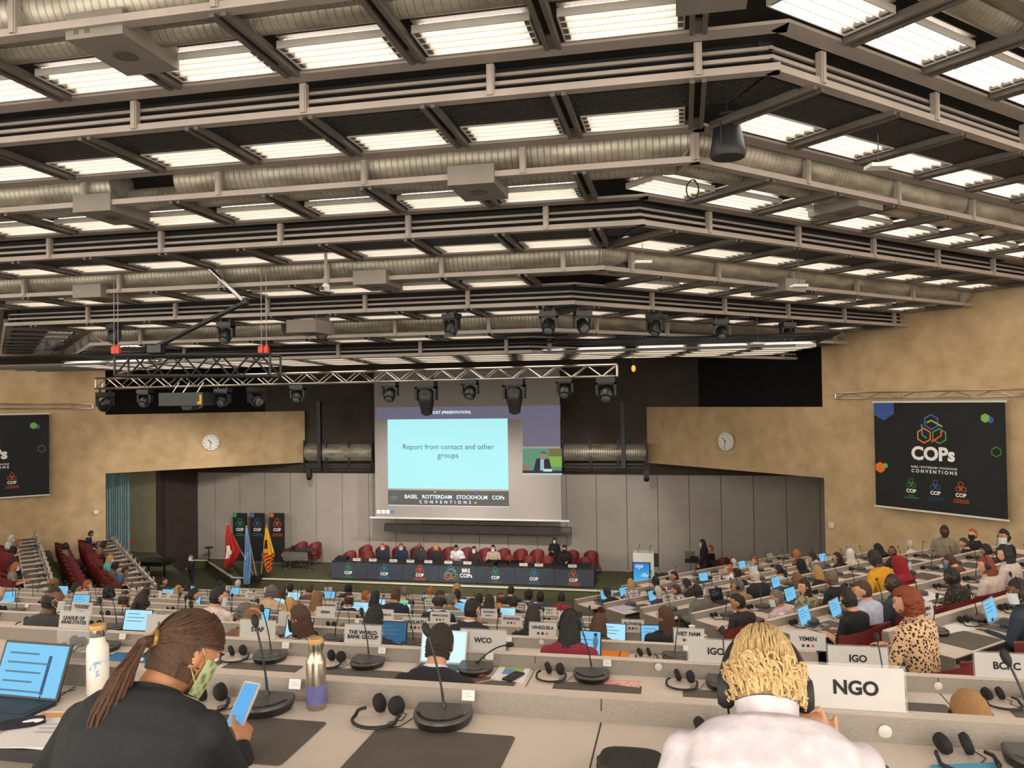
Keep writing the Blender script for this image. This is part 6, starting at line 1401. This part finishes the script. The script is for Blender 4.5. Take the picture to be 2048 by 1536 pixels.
# jacket collar
MB().lathe([(.070, -.05), (.078, .0), (.074, .028), (.066, .030), (.062, -.05)], 24).build('jacket_collar', cloth('1f2022'), wm, True).matrix_basis = POSES['near_phone'][2] @ M.Translation((0, -.006, .55))
def phone(loc, rot, label, scr_m, case):
    t = thing('smartphone', label, 'phone', loc); t.rotation_euler = rot
    MB().prism([(-.030, -.062), (-.026, -.066), (.026, -.066), (.030, -.062), (.030, .062), (.026, .066), (-.026, .066), (-.030, .062)], -.004, .003).build('body', case, t)
    MB().bb((-.0265, -.060, .003), (.0265, .060, .0035)).build('display', scr_m, t); return t
phone(ph+V((.0, .0, .028)), (R(52), 0, R(-12)), 'phone with a lit blue screen in the hand of the ponytailed person', flatm('phone_blue', '5aa6e0', .42), mat('phone_case', 'c8beb2', .4, col2='beb4a8', scale=8))
# person with blond curls and headphones
hp_ = atY(1630, 1450, 2.02)
bl, HB, O2 = foreground(1527, 1350, .64, .82, 38, 0, 24, {'r': (V((hp_.x+.10, hp_.y+.02, hp_.z-.22)), V((hp_.x+.015, hp_.y-.0, hp_.z-.055)), (-.25, .1, 1), (.3, 1, 0), .9), 'l': ((.28, .14, .72), (.16, .38, .76), (.2, 1, 0), (0, 0, 1), .4)}, 'a', 'd6ccd0', 'blond curly-haired person in a white shirt wearing big headphones at the nearest desk', 'near_listen', 1.18, .205)
yh = mat('hair_blond', 'dcc08e', .5, col2='b8955e', scale=40, stretch=(5, 5, .6), bump=.4, bscale=60)
hb_ = mk('hair', HAIR['balding'], bl); hb_.matrix_basis = HB @ M.Scale(1.05, 4); hb_.material_slots[0].link = 'OBJECT'; hb_.material_slots[0].material = yh
st_, en_ = [], []
for i in range(520):
    f = R(rnd.uniform(0, 360)); st_.append((f, rnd.uniform(.09, .122))); en_.append((f+R(rnd.uniform(-14, 14)), rnd.uniform(-.03, .02)))
keep = [(a, b) for a, b in zip(st_, en_) if not (R(235) < a[0] < R(300) and rnd.random() < .6)]
strands([a for a, b in keep], [b for a, b in keep], .0020, 1.05, 8, .003, 3).build('hair_strands', yh, hb_, True)
cb = MB()
for i in range(300):
    f = R(rnd.uniform(175, 365)); z = rnd.uniform(-.065, .012); p = scalp(f, z, 1.09); n_ = (p-V((0, 0, p.z))).normalized(); rr = rnd.uniform(.007, .016); tx = n_.cross(V((0, 0, 1))); ph0 = rnd.uniform(0, 6)
    tx = (tx*math.cos(ph0*.3)+V((0, 0, 1))*math.sin(ph0*.3)); ty = n_*.6+V((0, 0, .8)); ln = rnd.uniform(.004, .012)
    cb.tube([p + tx*(rr*math.cos(ph0+j*.62)) + ty*(rr*math.sin(ph0+j*.62)) + n_*(.012*j/12) - V((0, 0, ln*j/12)) for j in range(13)], [.0016]+[.0032]*11+[.0012], 5)
cb.build('hair_curls', yh, hb_, True)
hd = thing('headphones', 'large black headphones worn by the blond curly-haired person', 'headphones', (0, 0, 0))
hd.matrix_basis = M.Translation(O2) @ M.Scale(.80, 4) @ HB
MB().tube([V((.113*math.cos(R(a)), -.012-.03*math.sin(R(a)), -.005+.146*math.sin(R(a)))) for a in range(-6, 187, 8)], .0075, 8).build('headband', blackp, hd, True)
for s in (-1, 1): MB().lathe([(.0, -.016), (.040, -.016), (.048, -.006), (.048, .012), (.038, .026), (.0, .028)], 24, 0, (s*.098, .002, -.016), M.Rotation(R(90*s), 3, 'Y')).build('earcup', mat('ear_foam2', '222222', .7, col2='2b2b2b', scale=30), hd, True)
MB().tube([V((-.1, 0, -.05)), V((-.098, -.02, -.09)), V((-.085, -.03, -.12))], .003, 6).build('cable', blackp, hd)
MB().lathe([(.066, -.055), (.076, -.01), (.080, .022), (.072, .026), (.062, -.05)], 28).build('shirt_collar', cloth('d6ccd0'), bl, True).matrix_basis = POSES['near_listen'][2] @ M.Translation((0, -.004, .585))
ysm = MB()
Tm = POSES['near_listen'][2]
ysm.tube([Tm @ V((-.205+.041*i, -.125-.014*math.sin(i*.314)+.03*abs(i-5)/5, .415+.012*math.sin(i*.314))) for i in range(11)], .0025, 5)
ysm.build('yoke_seam', mat('seam_shade', 'cfc6cc', .9, col2='c6bdc4', scale=8), bl)
# the two seen over the nearest ledge
seat_person(880, 1291, 'C', 1, 'lean', 'short-d', 'a', '242326', 'dark-haired person in a black jacket before a silver laptop, WCO row', 'c')
pose('crouched', 58, 0, 35, 0, LAP)
o = foreground  # noqa
hp = POSES['crouched'][1] @ V((0, 0, 0)); p = atY(1941, 1432, RY[1]-.50); person(V((p.x-hp.x*.8, p.y-hp.y*.8, p.z-hp.z*.8)), 0, 'crouched', 'headscarf-T', 'b', 'a8845c', 'person bowed low in a tan headscarf with a headset band, nearest the BCRC sign', 'h', .80)
for s, t_, lab in ((O1.x, O1, 'the ponytailed person'), (O2.x, O2, 'the blond curly-haired person')): chair((t_.x, t_.y-.03, FZ[0]), 0, 'red tub chair under ' + lab)
# ---------------------------------------------------------------- things on the nearest desks
def on(px, py, k, b='C'): return atZ(px, py, DZ[k])
def flat_item(name, label, cat, corners, k, m, th=.002, lift=0, b='C', parts=()):
    P = [atZ(x, y, DZ[k]+th) for x, y in corners]; c = sum(P, V((0, 0, 0)))/len(P); c.z = DZ[k]+lift
    o = MB().prism([(p.x-c.x, p.y-c.y) for p in P], 0, th).build(name, m, None, False, c); tag(o, label, cat)
    for i_, (nm, cs, pm) in enumerate(parts):
        Q = [atZ(x, y, DZ[k]+th) for x, y in cs]; MB().poly([(q.x-c.x, q.y-c.y, th+.0006+.0005*i_) for q in Q]).build(nm, pm, o)
    return o
paper = mat('paper_white', 'efe8e4', .7, col2='e8e0dc', scale=6); orange = mat('print_orange', 'e8a85a', .7, col2='dc9c50', scale=6); greyp = mat('print_grey', 'c9c4c4', .7, col2='c0bbbb', scale=6)
flat_item('paper_sheet', 'white paper sheet with an orange heading beside the black laptop', 'paper', [(75, 1422), (207, 1423), (112, 1495), (-40, 1495)], 0, paper, .002, 0, 'C', [('heading', [(85, 1425.5), (193, 1426), (183, 1435), (74, 1435)], orange), ('print', [(85, 1447), (150, 1447), (146, 1450), (80, 1450)], greyp), ('print', [(80, 1455), (150, 1455), (147, 1458), (76, 1458)], greyp), ('print', [(70, 1463), (140, 1463), (137, 1466), (66, 1466)], greyp)])
flat_item('booklet', 'white booklet with a navy edge under the elbow of the ponytailed person', 'booklet', [(150, 1466), (215, 1466), (215, 1482), (125, 1487)], 0, paper, .010, 0, 'C', [('print', [(165, 1463), (185, 1462), (180, 1466), (160, 1467)], orange), ('print', [(135, 1481), (212, 1478), (212, 1481), (130, 1485)], mat('print_navy', '2e3050', .7, col2='282a48', scale=6))])
flat_item('blue_brochure', 'blue printed brochure lying on the desk by SACU sign', 'brochure', [(232, 1304), (312, 1307), (290, 1328), (206, 1325)], 1, mat('brochure_blue', '2f7fae', .5, col2='1f5f96', scale=14), .004, 0, 'C', [('print', [(262, 1315), (290, 1316), (285, 1322), (255, 1321)], paper)])
flat_item('pink_leaflet', 'pink leaflet with an orange picture lying on a desk pad', 'leaflet', [(1209, 1359), (1280, 1362), (1279, 1399), (1207, 1397)], 1, mat('leaflet_pink', 'e8a090', .6, col2='e09484', scale=5), .003, 0, 'C', [('picture', [(1230, 1361.5), (1279, 1364), (1279, 1376), (1240, 1371)], mat('leaflet_picture', 'd88a6a', .6, col2='e8c8c0', scale=60))])
flat_item('orange_folder', 'bright orange folder on the desk next to the long black hair', 'folder', [(1202, 1291), (1252, 1292), (1259, 1298), (1254, 1316), (1197, 1314)], 2, mat('folder_orange', 'ee8a1c', .5, col2='e68014', scale=5), .012, 0, 'C', [('elastic', [(1244, 1291.5), (1245.6, 1291.5), (1238.6, 1315), (1236.4, 1315)], blackp)])
flat_item('paper_stack', 'loose white papers with a blue and green print under a phone', 'papers', [(1003, 1327), (1065, 1330), (1047, 1364), (980, 1359)], 1, paper, .006, 0, 'C', [('print', [(1012, 1332), (1051, 1334), (1044, 1349), (1005, 1348)], mat('print_green', '9fba70', .6, col2='95b066', scale=6)), ('print', [(1010, 1338), (1028, 1339), (1024, 1349), (1003, 1348)], mat('print_blue', '6a9ad0', .6, col2='5f90c8', scale=6))])
phone(on(1027, 1357, 1)+V((0, 0, .012)), (0, 0, R(-20)), 'black phone lying on the loose papers', mat('glass_black', '0c0c0e', .1, col2='101012', scale=5), blackp)
phone(on(575, 1271, 2)+V((0, 0, .005)), (0, 0, R(-50)), 'dark phone lying beside the masked curly-haired person', mat('glass_black', '0c0c0e', .1), blackp)
p = on(963, 1352, 1); t = thing('computer_mouse', 'small red and black mouse on the WCO desk row', 'mouse', p, R(-8)); MB().ball((0, 0, .008), (.022, .036, .016), 0, 14, 8).build('shell', mat('mouse_red', '8a2a2e', .3, col2='7a2226', scale=6), t, True); MB().bb((-.003, .005, .02), (.003, .025, .026)).build('wheel', blackp, t)
a, b = on(952, 1368, 1)+V((0, 0, .005)), on(992, 1360, 1)+V((0, 0, .005)); tag(MB().tube([a, a+(b-a)*.1, b], [.001, .004, .004], 8).build('pen', mat('pen_rose', 'c88a88', .4, col2='be807e', scale=6)), 'rose-coloured pen lying by the red mouse', 'pen')
laptop(on(866, 1352, 1)+V((0, .08, 0)), R(0), 'open silver laptop with white-lit screen on the WCO row', lapm, flatm('screen_pale', 'cdeefa', .44), 1.0, 108, True, 0)
lp = laptop(on(2, 1432, 0)+V((-.03, .02, 0)), R(-2), 'large black laptop with a blue document at the near corner', lapd, disp2, 1.08, 112, True, 5)
f_ = MB().bb((.07, -.0022, .02), (.085, -.0016, .165)).build('screen_panel', flatm('screen_navy', '2a4a78', .4), lp); f_.matrix_basis = M.Translation((0, .11, .012)) @ M.Rotation(R(90-112), 4, 'X')
p = on(45, 1452, 0)+V((0, 0, .004)); t = thing('cloth_mask', 'black folded cloth mask with white lining on the paper sheet', 'face mask', p, R(35))
MB().prism([(-.085, -.01), (-.04, -.026), (.03, -.03), (.065, -.012), (.06, .018), (.02, .03), (-.05, .022)], 0, .014).build('cloth', mat('mask_cloth_black', '1b1b22', .9, col2='222230', scale=30), t); MB().ball((.03, -.016, .012), (.032, .012, .006), 0, 12, 6).build('lining', paper, t, True); MB().tube([V((-.08, 0, .004)), V((-.12, -.02, .002)), V((-.13, .0, .002)), V((-.085, .012, .004))], .0015, 5).build('ear_loop', paper, t)
p = on(100, 1402, 0); t = thing('power_adapter', 'black adapter with a looping cable beside the laptop', 'adapter', p, R(30)); MB().box((0, 0, .012), (.06, .028, .024)).build('housing', blackp, t); MB().tube([V((.03, 0, .012)), V((.07, .03, .03)), V((.06, .08, .004)), V((.01, .05, .004)), V((-.03, .0, .004))], .0018, 5).build('cable', blackp, t)
def bottle(px, py, k, h, r, label, body, band=None, bz=(0, 0), extra=None):
    p = on(px, py, k)+V((0, .028, 0)); t = thing('water_bottle', label, 'bottle', p)
    MB().lathe([(r*.9, 0), (r, .006), (r, h*.66), (r*.93, h*.70), (r*.72, h*.745), (r*.68, h*.80), (r*.68, h*.83)], 28).build('body', body, t, True)
    MB().lathe([(r*.70, h*.83), (r*.72, h*.845), (r*.72, h*.93)], 24).build('neck_ring', chrome, t, True); MB().lathe([(r*.74, h*.93), (r*.76, h*.935), (r*.76, h*.985), (r*.70, h)], 24).build('bamboo_cap', mat('bamboo', 'c8995c', .5, col2='b8894e', scale=30), t, True)
    MB().tube([V((r*.78*math.cos(R(a)), r*.78*math.sin(R(a)), h*.86+.02*math.sin(R(a)))) for a in range(0, 190, 15)], .0018, 6).build('handle_wire', chrome, t, True)
    if band: MB().lathe([(r*1.004, bz[0]), (r*1.006, bz[0]+.003), (r*1.006, bz[1]-.003), (r*1.004, bz[1])], 28).build('printed_band', band, t, True)
    return t
sc0 = on(184, 1393, 0).dot(FW)/FPX
bottle(184, 1393, 0, 139*sc0, 21*sc0, 'white water bottle with pale blue print and bamboo cap on the desk', mat('bottle_white', 'e6e0d4', .35, col2='ded8cc', scale=5), mat('print_pale_blue', 'e2dcd2', .4, col2='8fa6cc', scale=46, ramp=(.52, .58)), (36*sc0, 70*sc0))
sc1 = on(625, 1423, 0).dot(FW)/FPX
bottle(625, 1423, 0, 141*sc1, 20*sc1, 'brushed steel water bottle with a purple mountain print and bamboo cap', mat('bottle_steel', 'b8ae9e', .28, .9, col2='a89e8e', scale=6), mat('print_purple', '5a5890', .5, col2='6a6aa0', scale=9), (12*sc1, 50*sc1))
p = on(1262, 1545, 0); t = thing('zip_case', 'black rounded zip case lying at the near desk edge', 'case', p+V((0, .0, 0)))
pr = [(.088*abs(math.cos(a))**.6*(1 if math.cos(a) > 0 else -1), .075*abs(math.sin(a))**.6*(1 if math.sin(a) > 0 else -1)) for a in (math.tau*i/28 for i in range(28))]
cs = MB(); lv = [(.93, 0), (1, .014), (1, .022), (1.0, .026), (.94, .038), (.6, .046)]; vs = [V((x*c, y*c, z)) for c, z in lv for x, y in pr]
cs.mesh(vs, [(i*28+j, i*28+(j+1) % 28, (i+1)*28+(j+1) % 28, (i+1)*28+j) for i in range(5) for j in range(28)]); cs.poly(vs[-28:]); cs.build('shell', mat('case_black', '2a2623', .7, col2='302c28', scale=40), t, True)
MB().tube([V((x*1.01, y*1.01, .024)) for x, y in pr], .0022, 5, 0, True).build('zip', blackm, t); MB().box((-.088, .03, .018), (.012, .02, .004)).build('zip_pull', blackm, t)
flat_item('blue_folder', 'light blue folder poking in at the near edge, banner side', 'folder', [(1862, 1530), (1995, 1524), (2020, 1570), (1850, 1570)], 0, mat('folder_blue', '4fa6c8', .5, col2='459cbe', scale=6), .006)
sign('', ledge(118, 1335, 'C', 0), 0, .001, .001, False, None, 'x') if False else None
t = thing('empty_sign_holder', 'empty clear sign holder standing on the nearest ledge', 'sign holder', ledge(112, 1338, 'C', 0)); MB().bb((-.07, 0, 0), (.07, .003, .115)).build('panel', acr, t); MB().bb((-.07, -.03, 0), (.07, .03, .003)).build('foot', acr, t)
for px, py, k, h, r, m_, lab in ((1192, 1312, 2, .16, .022, mat('bottle_smoke', '55504c', .2, alpha=.75), 'smoky tall bottle behind a microphone next to the orange folder'), (1820, 1143, 4, .17, .028, mat('clear_bottle', 'cfd4d4', .1, alpha=.5), 'clear plastic water bottle with a blue cap')):
    b_ = 'C' if k == 2 else 'R'; t = thing('drink_bottle', lab, 'bottle', atZ(px, py, DZ[k])); MB().lathe([(r, 0), (r, h*.7), (r*.45, h*.86), (r*.45, h*.92)], 18).build('body', m_, t, True); MB().lathe([(r*.5, h*.9), (r*.5, h)], 14).build('cap', blackp if k == 2 else mat('cap_blue', '2f58b0', .4, col2='2a50a6', scale=6), t, True)
for px, py, b_, k, m_, lab in ((913, 1243, 'C', 4, mat('cup_teal', '4fb0a8', .4, col2='46a69e', scale=6), 'teal cup beside the masked hand-to-face person'), (1563, 1243, 'R', 3, white, 'white paper cup at the aisle end by the typing black T-shirt'), (1384, 1268, 'C', 3, white, 'white paper cup behind the VIET NAM sign'), (1859, 1172, 'R', 4, white, 'white paper cup by the cream tunic'), (1924, 1150, 'R', 5, white, 'white paper cup behind the cream tunic')):
    t = thing('cup', lab, 'cup', atZ(px, py, DZ[k])); MB().lathe([(.022, 0), (.030, .075), (.032, .078), (.027, .07), (.02, .01)], 18).build('body', m_, t, True)
flat_item('paper_sheets', 'pair of white sheets spread on the desk behind the leopard-print blouse', 'papers', [(1830, 1188), (1858, 1183), (1890, 1193), (1852, 1203)], 3, paper, .004)
flat_item('report', 'pink and blue printed report at an aisle desk end', 'report', [(1220, 1213), (1255, 1210), (1272, 1216), (1243, 1222)], 6, mat('report_print', 'c8a8c8', .6, col2='a8c0d8', scale=9), .006)
flat_item('open_papers', 'white and green papers in front of the silver ZAMBIA-row laptop', 'papers', [(1888, 1250), (1935, 1243), (1950, 1258), (1900, 1266)], 2, paper, .003)
flat_item('green_folder', 'pale green folder under a mauve pen by the cream tunic', 'folder', [(1925, 1166), (1965, 1160), (1975, 1170), (1938, 1177)], 4, mat('folder_green', 'a8c098', .6, col2='9eb68e', scale=6), .005)
# small white notice cards leaning on the risers behind the microphones; round covers and a sticky note on the risers
for k in (0, 1, 2, 3):
    for j, s in enumerate(MICS['C', k]):
        if k == 0 and j in (0, 1): continue
        if s < -4.6-k: continue
        o = MB().bb((-.021, -.0006, 0), (.021, .0006, .032)).bb((-.012, -.0009, .012), (.012, -.0005, .015), 1).bb((-.012, -.0009, .02), (.006, -.0005, .023), 1).build('notice_card', [paper, greyp], None, False, BP('C', k, s+.062, .012, DZ[k]+.045)); o.rotation_euler.x = R(-14)
        tag(o, 'small white notice card, %s from the aisle, behind microphones of the %s' % (ordinal(j), ROWNAME['C', k]), 'notice card', 'small white notice cards')
for k, px, py in ((0, 1770, 1463), (1, 1317, 1334), (1, 1876, 1372), (2, 1083, 1284), (2, 1420, 1303)):
    d = ray(px, py); q = d*((RY[k]+.008)/d.y); s0, s1, t, inv = SEG['C', k]
    MB().lathe([(.019, 0), (.019, .003), (.016, .005)], 20, 0, (0, 0, 0), M.Rotation(R(90), 3, 'X')).build('round_cover', mat('cover_pale', 'd8d2c8', .4, col2='d0cac0', scale=6), t, True, inv @ q)
q = ray(1890, 1485); q = q*((RY[0]+.003)/q.y); tag(MB().bb((-.014, -.001, -.012), (.014, .001, .012)).build('sticky_note', mat('note_blue', '9fb8d6', .7, col2='94aecc', scale=6), None, False, q), 'small pale blue sticky note on the nearest riser', 'sticky note')
# ---------------------------------------------------------------- everything was laid out at 4:5 of life size; bring it to real metres
GS = 1.25
for o in list(COL.objects):
    if o.parent is None and o.type != 'CAMERA':
        o.location = o.location*GS; o.scale = o.scale*GS
    if o.type == 'LIGHT': o.data.energy *= GS*GS; o.data.shadow_soft_size *= GS
